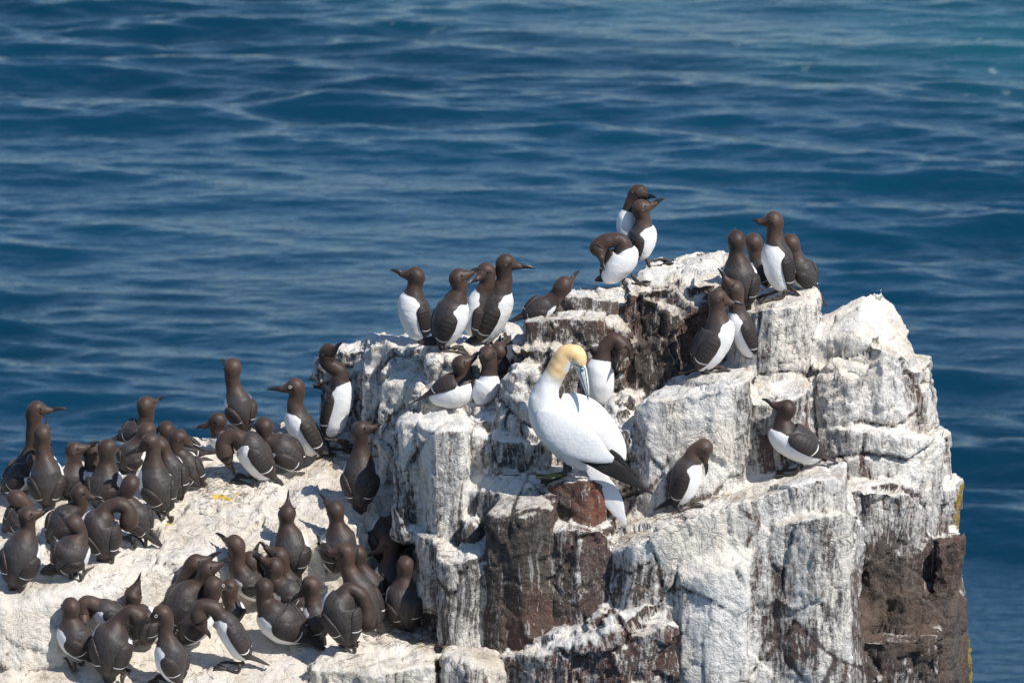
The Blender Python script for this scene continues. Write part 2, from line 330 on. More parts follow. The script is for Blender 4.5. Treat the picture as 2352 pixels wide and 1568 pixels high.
R.blk([(2150,1250,-.2),(2200,1240,-.1),(2222,1260,.1),(2160,1200,.1)], -2.6, .02, BR, 1.0, (.05,0))
# the big ledge
R.blk([(1405,1268,-.66),(1450,1254,-.74),(1540,1208,-.77),(1640,1168,-.75),(1750,1134,-.71),(1850,1106,-.67),(1945,1088,-.6),(1947,1055,-.35),(1850,1065,-.33),(1730,1088,-.3),(1590,1132,-.28),(1440,1168,-.3),(1400,1205,-.35)], -2.6, .74, BR, 1.02, rough=0.45)
R.blk([(1770,1205,-.70),(1880,1185,-.75),(1955,1170,-.70),(1985,1205,-.5),(1960,1115,-.4),(1800,1150,-.4)], -1.36, .66, GY, 1.0, rough=0.45)
R.blk([(1560,1330,-.8),(1640,1310,-.84),(1720,1310,-.82),(1740,1200,-.6),(1560,1220,-.6)], -2.6, .92, GY, 1.0, rough=0.4)
R.blk([(1140,1502,-.7),(1250,1500,-.8),(1400,1486,-.83),(1480,1440,-.86),(1560,1430,-.84),(1500,1370,-.7),(1410,1385,-.66),(1170,1482,-.6)], -2.6, .48, MA, 1.02)
R.blk([(1880,1440,-.62),(1960,1410,-.62),(2000,1400,-.4),(2030,1470,-.3),(1960,1350,-.3),(1880,1350,-.4)], -2.6, .22, PU, 1.04)
stack = R.build("rock_stack", 0.0095, .95, 3)
set_tag(stack, kind="structure")

Lg = Rock()
Lg.blk([(-90,1402,-.85),(60,1388,-.82),(180,1372,-.75),(330,1345,-.60),(420,1305,-.5),(540,1265,-.38),(620,1240,-.30),(720,1222,-.26),(800,1208,-.25),(850,1190,-.06),(940,1172,.05),(950,1100,.15),
        (905,1010,.3),(860,1000,.4),(730,968,.55),(640,958,.6),(540,978,.6),(440,992,.6),(330,1022,.55),(200,1052,.45),(60,1092,.35),(-90,1112,.3)], -1.4, 1.05, GY, 1.0, (0,-.10), rough=.8)
Lg.blk([(862,1078,.20),(930,1078,.18),(932,1050,.3),(870,1050,.3)], -.9, .8, GY, rough=.6)
Lg.blk([(866,1118,.12),(936,1118,.10),(936,1090,.2),(872,1092,.2)], -.9, .8, GY, rough=.6)
Lg.blk([(866,1158,.02),(942,1160,.0),(942,1125,.1),(872,1125,.1)], -1.0, .8, GY, rough=.6)
ledge = Lg.build("rock_ledge", 0.012, .8, 5)
set_tag(ledge, kind="structure")
Pl = Rock()
Pl.blk([(-90,1680,-1.25),(500,1680,-1.25),(690,1620,-1.05),(1000,1530,-.72),(1012,1450,-.34),(1000,1345,.08),(860,1338,.05),(750,1332,-.2),(400,1332,-.22),(-90,1404,-.45)], -2.0, .86, GY, 1.0, rough=.5)
Pl.blk([(700,1535,-.92),(860,1545,-.97),(1000,1525,-.86),(1002,1470,-.6),(760,1480,-.66)], -2.0, .84, GY, rough=.9)
Pl.blk([(1018,1532,-.84),(1100,1524,-.88),(1166,1540,-.80),(1150,1488,-.6),(1030,1490,-.6)], -2.0, .74, GY, rough=.9)
plat = Pl.build("rock_platform", 0.012, .8, 4)
set_tag(plat, kind="structure")

# one coarse plinth carrying the stack down into the sea
def plinth():
    vs, fs = [], []; n = 40
    for k, (z, sc) in enumerate(((-1.75, .93), (-2.6, 1.0), (-5, 1.05), (-9, 1.12), (-14, 1.25), (-19, 1.4))):
        for i in range(n):
            a = 2 * math.pi * i / n
            x = -.05 + 1.62 * sc * math.copysign(abs(math.cos(a)) ** .6, math.cos(a)); y = .15 + .72 * sc * math.copysign(abs(math.sin(a)) ** .6, math.sin(a))
            r = 1 + .05 * math.sin(a * 5 + k) + .04 * math.sin(a * 11 + 2 * k) * (k > 0)
            vs.append((x * r, y * r, z))
    for k in range(5):
        for i in range(n): fs.append([k * n + i, k * n + (i + 1) % n, (k + 1) * n + (i + 1) % n, (k + 1) * n + i][::-1])
    fs.append(list(range(n))[::-1]); me = mesh("rock_plinth", vs, fs, attrs={"guano": [.2] * len(vs)})
    o = obj("rock_plinth", me, ROCK); set_tag(o, kind="structure")
plinth()

# surface lookup
dg = bpy.context.evaluated_depsgraph_get()
bvhs = []
for r_ in (R, Lg, Pl):
    me = r_.m2; polys = [tuple(p.vertices) for p in me.polygons]
    bvhs.append(BVHTree.FromPolygons([Vector(v) for v in r_.P], polys))
def hit(px, py):
    d = ray(px, py); best = None
    for k, b in enumerate(bvhs):
        h = b.ray_cast(cam_loc, d)
        if h[0] is not None and (best is None or h[3] < best[3]): best = (h[0], h[1], k, h[3])
    return best
def drop(x, y, z=2.0):
    best = None
    for b in bvhs:
        h = b.ray_cast(Vector((x, y, z)), Vector((0, 0, -1)))
        if h[0] is not None and (best is None or h[0].z > best.z): best = h[0]
    return best
# stains with a shape of their own: (px, py, radius_x, radius_z units, guano delta, tint or None)
def stain(px, py, rx, rz, dg_, tint=None, ry=None):
    h = hit(px, py)
    if h is None: print("STAIN MISS", px, py); return
    c = np.array(h[0]); rx *= K; rz *= K; ry = (ry * K) if ry else rx
    for r_ in (R, Lg, Pl):
        d = (r_.P - c) / np.array([rx, ry, rz]); q = (d * d).sum(1); m = q < 2.6
        if not m.any(): continue
        w = np.exp(-q[m] * 1.3) if True else 0
        w = np.clip(w * 1.5, 0, 1)
        r_.guano[m] += w * dg_
        if tint is not None: r_.tint[m] = r_.tint[m] * (1 - w[:, None]) + np.array(tint) * w[:, None]
for s_ in [(1500,780,60,110,-.15,DK),(1620,760,60,120,-.2,MA),(1500,860,50,60,-.2,DK),(1680,1400,70,200,.35),(1470,1320,70,50,-.40,DK),(1860,1250,70,60,-.05),
           (1640,1230,110,60,.35),(1500,1270,100,40,.25),(1770,1340,50,100,-.25,PU),(1830,1480,40,80,-.3,PU),(1900,1300,90,90,.1),(1930,1490,60,70,.15),
           (1540,1480,50,60,-.2,MA),(1330,1160,60,70,-.05,RD),(1350,1420,80,80,-.1,MA),(1250,1380,90,110,-.15,BR),(1170,1240,60,60,-.2,DK),(1190,1420,60,70,.1,BR),
           (1450,1500,90,80,-.05,MA),(1770,1040,30,50,-.3,PU),(1640,1000,70,130,.2),(2000,1160,50,50,-.12,PU),(2050,1260,120,50,-.3,BR),(2080,1340,150,60,-.6,(.06,.045,.04)),
           (2060,1440,130,80,-.5,(.12,.08,.055)),(2180,1300,40,200,-.5,MA),(2200,1480,60,120,-.5,GY),(2120,1060,60,90,.15),(2100,1150,70,60,.05),(1930,1010,30,90,-.15,MA),
           (1800,820,50,120,.15),(2100,930,30,80,-.1),(1300,760,80,25,-.1),(930,1130,30,120,-.2,DK),(1180,1060,50,40,-.25,(.1,.1,.11)),(1030,1080,30,80,.05)]:
    stain(*s_)
for (px, py, rx, rz) in ((2211,1150,14,40),(2214,1195,12,40),(2210,1120,10,20),(2243,1500,14,50),(2240,1560,14,40),(2212,1250,8,30)):
    for ddx in (0, -8, -16, -30):
        h = hit(px + ddx, py)
        if h:
            c = np.array(h[0]); d = (R.P - c) / (np.array([rx, 90, rz]) * K); q = (d * d).sum(1); R.lich = np.maximum(R.lich, np.exp(-q)); break
for (px, py, rx) in ((505,1143,16),(525,1146,10),(388,1205,9),(545,1134,7),(1080,1400,3)):
    h = hit(px, py)
    if h:
        c = np.array(h[0]); d = (Lg.P - c) / (np.array([rx * 1.6, rx, rx]) * K); Lg.yolk = np.maximum(Lg.yolk, np.exp(-(d * d).sum(1)) * 1.1)
for r_ in (R, Lg, Pl): r_.finish()

# ---------------------------------------------------------------- sea
def sea():
    m, nt, b = new_mat("sea_water"); L = nt.links
    geo = nt.nodes.new("ShaderNodeNewGeometry"); P = geo.outputs["Position"]
    n1 = noise(nt, mapping(nt, P, (.05, .05, .05)), 1.0, 3)
    ft = node(nt, "ShaderNodeAttribute", attribute_name="churn")
    col = mixc(nt, ss(nt, n1, .35, .65), (0.0016, 0.027, 0.053), (0.0022, 0.040, 0.077))
    col = mixc(nt, math_(nt, 'MULTIPLY', ft.outputs["Fac"], .8), col, (0.010, 0.115, 0.135))
    nf = noise(nt, mapping(nt, P, (1.6, .9, 1)), 1.0, 7, .72)
    fm = math_(nt, 'MULTIPLY', ft.outputs["Fac"], ss(nt, nf, .60, .66))
    col = mixc(nt, math_(nt, 'MULTIPLY', fm, .7), col, (.5, .62, .66))
    L.new(col, b.inputs["Base Color"]); b.inputs["Roughness"].default_value = .12; b.inputs["IOR"].default_value = 1.40; b.inputs["Specular Tint"].default_value = (.58, .82, 1, 1)
    h1 = noise(nt, mapping(nt, P, (1.5, 3.0, 1)), 1.0, 3, .5); h2 = noise(nt, mapping(nt, P, (5, 9, 1)), 1.0, 3, .55)
    h = math_(nt, 'ADD', math_(nt, 'MULTIPLY', h1, .07), math_(nt, 'MULTIPLY', h2, .030))
    bp = nt.nodes.new("ShaderNodeBump"); bp.inputs["Strength"].default_value = .6; bp.inputs["Distance"].default_value = 1.0
    L.new(h, bp.inputs["Height"]); L.new(bp.outputs[0], b.inputs["Normal"])
    ZS = -14.0
    xs = np.concatenate([[-3000, -1200, -400, -150, -60, -30], np.arange(-24, -12.1, .3), np.arange(-12, 12.01, .08), np.arange(12.3, 24, .3), [30, 60, 150, 400, 1200, 3000]])
    ys = np.concatenate([[-400, -100, -20, 20, 35, 45], np.arange(50, 122, .085), [128, 145, 165, 200, 300, 600, 1500, 4000]])
    X, Y = np.meshgrid(xs, ys); X0 = X.ravel(); Y0 = Y.ravel(); Z = np.zeros_like(X0)
    r2 = np.random.default_rng(5)
    fade = np.clip((25 - np.abs(X0)) / 3, 0, 1) * np.clip((Y0 - 47) / 3, 0, 1) * np.clip((126 - Y0) / 4, 0, 1)
    for i in range(130):
        lam = .30 * (7.0 ** r2.random()); k = 2 * math.pi / lam
        th = math.radians(84 + r2.normal() * 20); ph = r2.random() * 6.283
        amp = .0037 * lam
        u = (X0 * math.cos(th) + Y0 * math.sin(th)) * k + ph
        Z += amp * (np.sin(u) + .06 * np.cos(2 * u))
    for i in range(28):   # the longer swell
        lam = 1.9 * (2.4 ** r2.random()); k = 2 * math.pi / lam; th = math.radians(80 + r2.normal() * 20); ph = r2.random() * 6.283
        Z += .0034 * lam * np.sin((X0 * math.cos(th) + Y0 * math.sin(th)) * k + ph)
    # groups of waves come and go
    env = 0.75 + 0.5 * np.sin(X0 * .31 + Y0 * .11 + 1) * np.sin(Y0 * .17 - X0 * .07)
    Z = Z * fade * env + ZS
    nx, ny = len(xs), len(ys); ii = np.arange(nx * ny).reshape(ny, nx)
    F = np.stack([ii[:-1, :-1], ii[:-1, 1:], ii[1:, 1:], ii[1:, :-1]], -1).reshape(-1, 4)
    me = bpy.data.meshes.new("sea"); me.vertices.add(nx * ny); me.vertices.foreach_set("co", np.stack([X0, Y0, Z], 1).ravel())
    me.loops.add(F.size); me.loops.foreach_set("vertex_index", F.ravel().astype(np.int32))
    me.polygons.add(len(F)); me.polygons.foreach_set("loop_start", np.arange(0, F.size, 4, dtype=np.int32))
    me.update(calc_edges=True); me.validate()
    me.polygons.foreach_set("use_smooth", [True] * len(F))
    ch = np.zeros(nx * ny)
    for px, py, rx, ry, a in ((2280, 90, 1.6, 4, .65), (1850, 110, 1.4, 3, .4), (2300, 150, 1.4, 3, .45), (1500, 30, 1.6, 3, .35), (1000, -20, 2.0, 4, .25), (2050, 70, 1.6, 4, .5)):
        d = ray(px, py); t = (ZS - cam_loc.z) / d.z; c = cam_loc + d * t
        ch = np.maximum(ch, a * np.exp(-(((X0 - c.x) / rx) ** 2 + ((Y0 - c.y) / ry) ** 2)))
    at = me.attributes.new("churn", 'FLOAT', 'POINT'); at.data.foreach_set("value", ch.astype(np.float32))
    o = obj("sea", me, m); set_tag(o, kind="structure")
sea()

# ---------------------------------------------------------------- bird materials
def plumage(name, brown_head, brown_body, white, gannet=False):
    m, nt, b = new_mat(name); L = nt.links
    tc = nt.nodes.new("ShaderNodeTexCoord"); P = tc.outputs["Object"]
    br = node(nt, "ShaderNodeAttribute", attribute_name="dark"); hd = node(nt, "ShaderNodeAttribute", attribute_name="head")
    n1 = noise(nt, P, 60, 4, .6); n2 = noise(nt, P, 190, 3, .6); n3 = noise(nt, P, 22, 3, .5)
    edge = math_(nt, 'ADD', br.outputs["Fac"], math_(nt, 'ADD', math_(nt, 'MULTIPLY_ADD', n1, 5.0, -2.5), math_(nt, 'MULTIPLY_ADD', n3, 5.0, -2.5)))
    mask = ss(nt, edge, -1.2, 1.2) if not gannet else ss(nt, edge, -5, 7)
    cb = mixc(nt, ss(nt, n2, .35, .66), tuple(c * .8 for c in brown_body), tuple(min(1, c * 1.9) for c in brown_body))
    cb = mixc(nt, ss(nt, n3, .3, .7), cb, tuple(c * .85 for c in brown_body))
    hc = mixc(nt, ss(nt, n3, .3, .7), brown_head, tuple(c * 1.18 for c in brown_head))
    hf = ss(nt, hd.outputs["Fac"], -14, 10) if not gannet else ss(nt, hd.outputs["Fac"], -12, 14)
    dark = mixc(nt, hf, cb, hc)
    wc = mixc(nt, ss(nt, n3, .35, .7), white, tuple(c * .92 for c in white))
    col = mixc(nt, mask, wc, dark)
    oi = nt.nodes.new("ShaderNodeObjectInfo"); fs = node(nt, "ShaderNodeAttribute", attribute_name="fs"); ft = node(nt, "ShaderNodeAttribute", attribute_name="ft")
    cx = nt.nodes.new("ShaderNodeCombineXYZ"); L.new(fs.outputs["Fac"], cx.inputs[0]); L.new(ft.outputs["Fac"], cx.inputs[1])
    vf = nt.nodes.new("ShaderNodeTexVoronoi"); vf.inputs["Scale"].default_value = 1.0; L.new(cx.outputs[0], vf.inputs["Vector"])
    fe = ss(nt, vf.outputs["Distance"], .25, .7)
    hs = nt.nodes.new("ShaderNodeHueSaturation"); L.new(col, hs.inputs["Color"]); L.new(math_(nt, 'MULTIPLY_ADD', oi.outputs["Random"], .5, .78), hs.inputs["Value"])
    dcol = mixc(nt, math_(nt, 'MULTIPLY', fe, math_(nt, 'SUBTRACT', 1.0, hf)), hs.outputs[0], tuple(c * 1.5 for c in brown_body)) if not gannet else hs.outputs[0]
    col = mixc(nt, mask, col, dcol) if not gannet else col
    L.new(col, b.inputs["Base Color"]); b.inputs["Roughness"].default_value = .52; b.inputs["Specular IOR Level"].default_value = .36
    b.inputs["Sheen Weight"].default_value = .06
    bp = nt.nodes.new("ShaderNodeBump"); bp.inputs["Strength"].default_value = .35; bp.inputs["Distance"].default_value = .004
    L.new(math_(nt, 'ADD', math_(nt, 'ADD', n1, math_(nt, 'MULTIPLY', n2, .5)), math_(nt, 'MULTIPLY', vf.outputs['Distance'], math_(nt, 'MULTIPLY_ADD', hf, -.45, .5))), bp.inputs["Height"]); L.new(bp.outputs[0], b.inputs["Normal"])
    return m
BODY = plumage("auk_plumage", (.056, .034, .025), (.040, .033, .031), (.86, .85, .835))
GBODY = plumage("gannet_plumage", (.80, .54, .26), (.80, .54, .26), (.82, .815, .80), True)
def wing_material(name, base, bar=True, depth=.72):
    m, nt, b = new_mat(name); L = nt.links
    tc = nt.nodes.new("ShaderNodeTexCoord"); P = tc.outputs["Object"]
    wu = node(nt, "ShaderNodeAttribute", attribute_name="wu"); wv = node(nt, "ShaderNodeAttribute", attribute_name="wv")
    n1 = noise(nt, P, 70, 4, .6); n2 = noise(nt, P, 240, 3, .6)
    col = mixc(nt, ss(nt, n2, .35, .7), base, tuple(min(.84, c * 1.7) for c in base))
    # rows of covert feathers and long flight feathers
    u = math_(nt, 'ADD', wu.outputs["Fac"], math_(nt, 'MULTIPLY', math_(nt, 'PINGPONG', math_(nt, 'MULTIPLY', wv.outputs["Fac"], 4.0), .5), .05))
    rows = math_(nt, 'PINGPONG', math_(nt, 'MULTIPLY', u, 11.0), .5)
    quill = math_(nt, 'PINGPONG', math_(nt, 'MULTIPLY', wv.outputs["Fac"], 5.0), .5)
    far = ss(nt, wu.outputs["Fac"], .56, .62)
    pat = math_(nt, 'ADD', math_(nt, 'MULTIPLY', rows, math_(nt, 'SUBTRACT', 1.0, far)), math_(nt, 'MULTIPLY', quill, far))
    col = mixc(nt, math_(nt, 'MULTIPLY', ss(nt, pat, .0, .12), 1.0), tuple(c * depth for c in base), col)
    if bar:
        q = math_(nt, 'SUBTRACT', wu.outputs["Fac"], math_(nt, 'MULTIPLY_ADD', math_(nt, 'MULTIPLY', wv.outputs["Fac"], wv.outputs["Fac"]), -.05, .61))
        q = math_(nt, 'ADD', math_(nt, 'ABSOLUTE', q), math_(nt, 'MULTIPLY_ADD', n1, .012, -.006))
        bm_ = math_(nt, 'MULTIPLY', math_(nt, 'SUBTRACT', 1.0, ss(nt, q, .008, .015)), ss(nt, math_(nt, 'ABSOLUTE', wv.outputs["Fac"]), .96, .80))
        col = mixc(nt, bm_, col, (.8, .79, .77))
    if bar:
        av = math_(nt, 'ABSOLUTE', wv.outputs["Fac"]); col = mixc(nt, math_(nt, 'MULTIPLY', ss(nt, av, .90, .98), .6), col, (.11, .08, .062))
        oi = nt.nodes.new("ShaderNodeObjectInfo"); hs = nt.nodes.new("ShaderNodeHueSaturation"); L.new(col, hs.inputs["Color"]); L.new(math_(nt, 'MULTIPLY_ADD', oi.outputs["Random"], .4, .82), hs.inputs["Value"]); col = hs.outputs[0]
    L.new(col, b.inputs["Base Color"]); b.inputs["Roughness"].default_value = .55; b.inputs["Specular IOR Level"].default_value = .35
    bp = nt.nodes.new("ShaderNodeBump"); bp.inputs["Strength"].default_value = .5; bp.inputs["Distance"].default_value = .004
    L.new(math_(nt, 'ADD', n1, math_(nt, 'MULTIPLY', pat, .8 if bar else .25)), bp.inputs["Height"]); L.new(bp.outputs[0], b.inputs["Normal"])
    return m
WING = wing_material("auk_wing", (.033, .026, .0245))
GWING = wing_material("gannet_wing", (.80, .79, .775), False, .95)
GPRIM = wing_material("gannet_primaries", (.013, .011, .011), False)
def simple(name, col, rough=.5, spec=.5):
    m, nt, b = new_mat(name); tc = nt.nodes.new("ShaderNodeTexCoord")
    n = noise(nt, tc.outputs["Object"], 90, 4, .6)
    nt.links.new(mixc(nt, ss(nt, n, .3, .7), col, tuple(min(1, c * 1.35) for c in col)), b.inputs["Base Color"])
    b.inputs["Roughness"].default_value = rough; b.inputs["Specular IOR Level"].default_value = spec
    return m
BILL = simple("auk_bill", (.022, .020, .021), .32); EYE = simple("bird_eye", (.008, .006, .005), .08, .8); FOOT = simple("auk_foot", (.045, .036, .030), .5)
RING = simple("eye_ring", (.72, .71, .69), .6); GBILL = simple("gannet_bill", (.52, .55, .53), .35); GLINE = simple("gannet_face_line", (.015, .015, .018), .4)
GFOOT = simple("gannet_foot", (.022, .024, .022), .45); GGREEN = simple("gannet_toe_line", (.20, .27, .05), .5); GEYE = simple("gannet_eye", (.45, .60, .68), .15, .7)

FR = {'a': (0,1550,2.351), 'b': (0,2064,2.351), 'c': (700,1350,2.351), 'd': (700,2064,2.351), 'e': (1400,950,2.351), 'f': (2300,700,2.138),
      'g': (1900,1300,1.912), 'h': (2500,1400,2.178), 'i': (3000,1100,1.96)}
def PP(fr, p):
    ox, oy, s = FR[fr]; return ((p[0] / s + ox) / 1.7415, (p[1] / s + oy) / 1.7415)
def PS(fr): return 1.0 / (FR[fr][2] * 1.7415)

# ---------------------------------------------------------------- lofting
def catmull(P, n):
    P = np.asarray(P, float); d = np.sqrt(((P[1:, :3] - P[:-1, :3]) ** 2).sum(1)); d = np.maximum(d, 1e-5) ** .5
    t = np.concatenate([[0], np.cumsum(d)]); out = []
    Q = np.vstack([2 * P[0] - P[1], P, 2 * P[-1] - P[-2]]); tt = np.concatenate([[-d[0]], t, [t[-1] + d[-1]]])
    for x in np.linspace(0, t[-1], n):
        i = min(max(np.searchsorted(t, x) - 1, 0), len(P) - 2)
        t0, t1, t2, t3 = tt[i:i + 4]; p0, p1, p2, p3 = Q[i:i + 4]
        a1 = (t1 - x) / (t1 - t0) * p0 + (x - t0) / (t1 - t0) * p1; a2 = (t2 - x) / (t2 - t1) * p1 + (x - t1) / (t2 - t1) * p2
        a3 = (t3 - x) / (t3 - t2) * p2 + (x - t2) / (t3 - t2) * p3
        b1 = (t2 - x) / (t2 - t0) * a1 + (x - t0) / (t2 - t0) * a2; b2 = (t3 - x) / (t3 - t1) * a2 + (x - t1) / (t3 - t1) * a3
        out.append((t2 - x) / (t2 - t1) * b1 + (x - t1) / (t2 - t1) * b2)
    return np.array(out)
def nrm(v): return v / max(np.linalg.norm(v), 1e-9)
def frames(P, d0, dend=None):
    n = len(P); T = np.gradient(P, axis=0); T /= np.maximum(np.linalg.norm(T, axis=1), 1e-9)[:, None]
    # transport starts at the body (a third of the way along) so that d0 holds there
    m = n // 3; D = np.zeros((n, 3)); D[m] = nrm(d0 - T[m] * np.dot(d0, T[m]))
    for rngi in (range(m + 1, n), range(m - 1, -1, -1)):
        prev = m
        for i in rngi:
            v = D[prev] - T[i] * np.dot(D[prev], T[i]); D[i] = nrm(v); prev = i
    if dend is not None:
        for i in range(n):
            w = min(max((i / (n - 1) - .72) / .2, 0), 1); w = w * w * (3 - 2 * w)
            if w > 0:
                e = dend - T[i] * np.dot(dend, T[i])
                if np.linalg.norm(e) > .35: D[i] = nrm(D[i] * (1 - w) + nrm(e) * w + 1e-6)
    return T, D, np.cross(T, D)
def tube(P, R_, D, B, seg=28, ra=1.0, rb=1.0, cap=True):
    n = len(P); th = np.linspace(0, 2 * math.pi, seg, endpoint=False)
    V = (P[:, None, :] + (R_ * ra)[:, None, None] * np.cos(th)[None, :, None] * D[:, None, :] + (R_ * rb)[:, None, None] * np.sin(th)[None, :, None] * B[:, None, :]).reshape(-1, 3)
    F = []
    for i in range(n - 1):
        for j in range(seg):
            a, b = i * seg + j, i * seg + (j + 1) % seg; F.append([a, b, b + seg, a + seg])
    if cap: F.append(list(range(seg))[::-1]); F.append([(n - 1) * seg + j for j in range(seg)])
    return V, F, th
def rods(paths, base):   # several small tapering rods as one mesh, points relative to base
    V, F = [], []
    for pts, rad in paths:
        P = np.array(pts, float); P = catmull(P, max(4, 3 * len(P))) if len(P) > 2 else np.linspace(P[0], P[1], 4)
        Rr = np.interp(np.linspace(0, 1, len(P)), np.linspace(0, 1, len(rad)), rad)
        T, D, B = frames(P, np.array([.2, .1, 1.0])); v, f, _ = tube(P, Rr, D, B, 7)
        o = len(V) and sum(len(x) for x in V); F += [[i + o for i in q] for q in f]; V.append(v)
    return np.vstack(V) - base, F
def sphere(c, r, seg=10, rg=7):
    V, F = [], []
    for i in range(rg + 1):
        a = math.pi * i / rg
        for j in range(seg): b = 2 * math.pi * j / seg; V.append((c[0] + r * math.sin(a) * math.cos(b), c[1] + r * math.sin(a) * math.sin(b), c[2] + r * math.cos(a)))
    for i in range(rg):
        for j in range(seg): F.append([i * seg + j, i * seg + (j + 1) % seg, (i + 1) * seg + (j + 1) % seg, (i + 1) * seg + j])
    return V, F
def bodyfix(me):
    bm = bmesh.new(); bm.from_mesh(me); bmesh.ops.remove_doubles(bm, verts=bm.verts, dist=1e-5); bmesh.ops.recalc_face_normals(bm, faces=bm.faces); bm.to_mesh(me); bm.free()
    me.polygons.foreach_set("use_smooth", [True] * len(me.polygons)); me.update()

def make_feet(root, base, fwd, lat, ground, mat, size=1.0, webcol=None):
    for s in (-1, 1):
        o = base + lat * s * .022 * size - fwd * .01
        def gp(v):
            h = drop(v[0], v[1], base[2] + .12)
            z = h.z if h is not None and abs(h.z - base[2]) < .06 else base[2]
            return np.array([v[0], v[1], z + .006])
        a = gp(o); b = gp(o + fwd * .048 * size)
        tips = [gp(b + (fwd * math.cos(t) + lat * math.sin(t) * 1) * .052 * size) for t in (-.42, 0, .42)]
        paths = [((o + np.array([0, 0, .028]) - fwd * .006, a + np.array([0, 0, .004]), b), [.008, .0065, .005])]
        for t in tips: paths.append(((b, (b + t) / 2 + np.array([0, 0, .004]), t), [.0048, .0042, .0022]))
        V, F = rods(paths, base); V = list(V); k = len(V)
        for dz in (.001, -.002):
            for q in (b, tips[0], tips[1], tips[2]): V.append(q - base + np.array([0, 0, dz]))
        for (i, j) in ((1, 2), (2, 3)): F += [[k, k + i, k + j], [k + 4, k + 4 + j, k + 4 + i]]
        F += [[k + 1, k + 5, k + 6, k + 2], [k + 2, k + 6, k + 7, k + 3]]
        obj("foot", mesh("foot", V, F), mat, root)

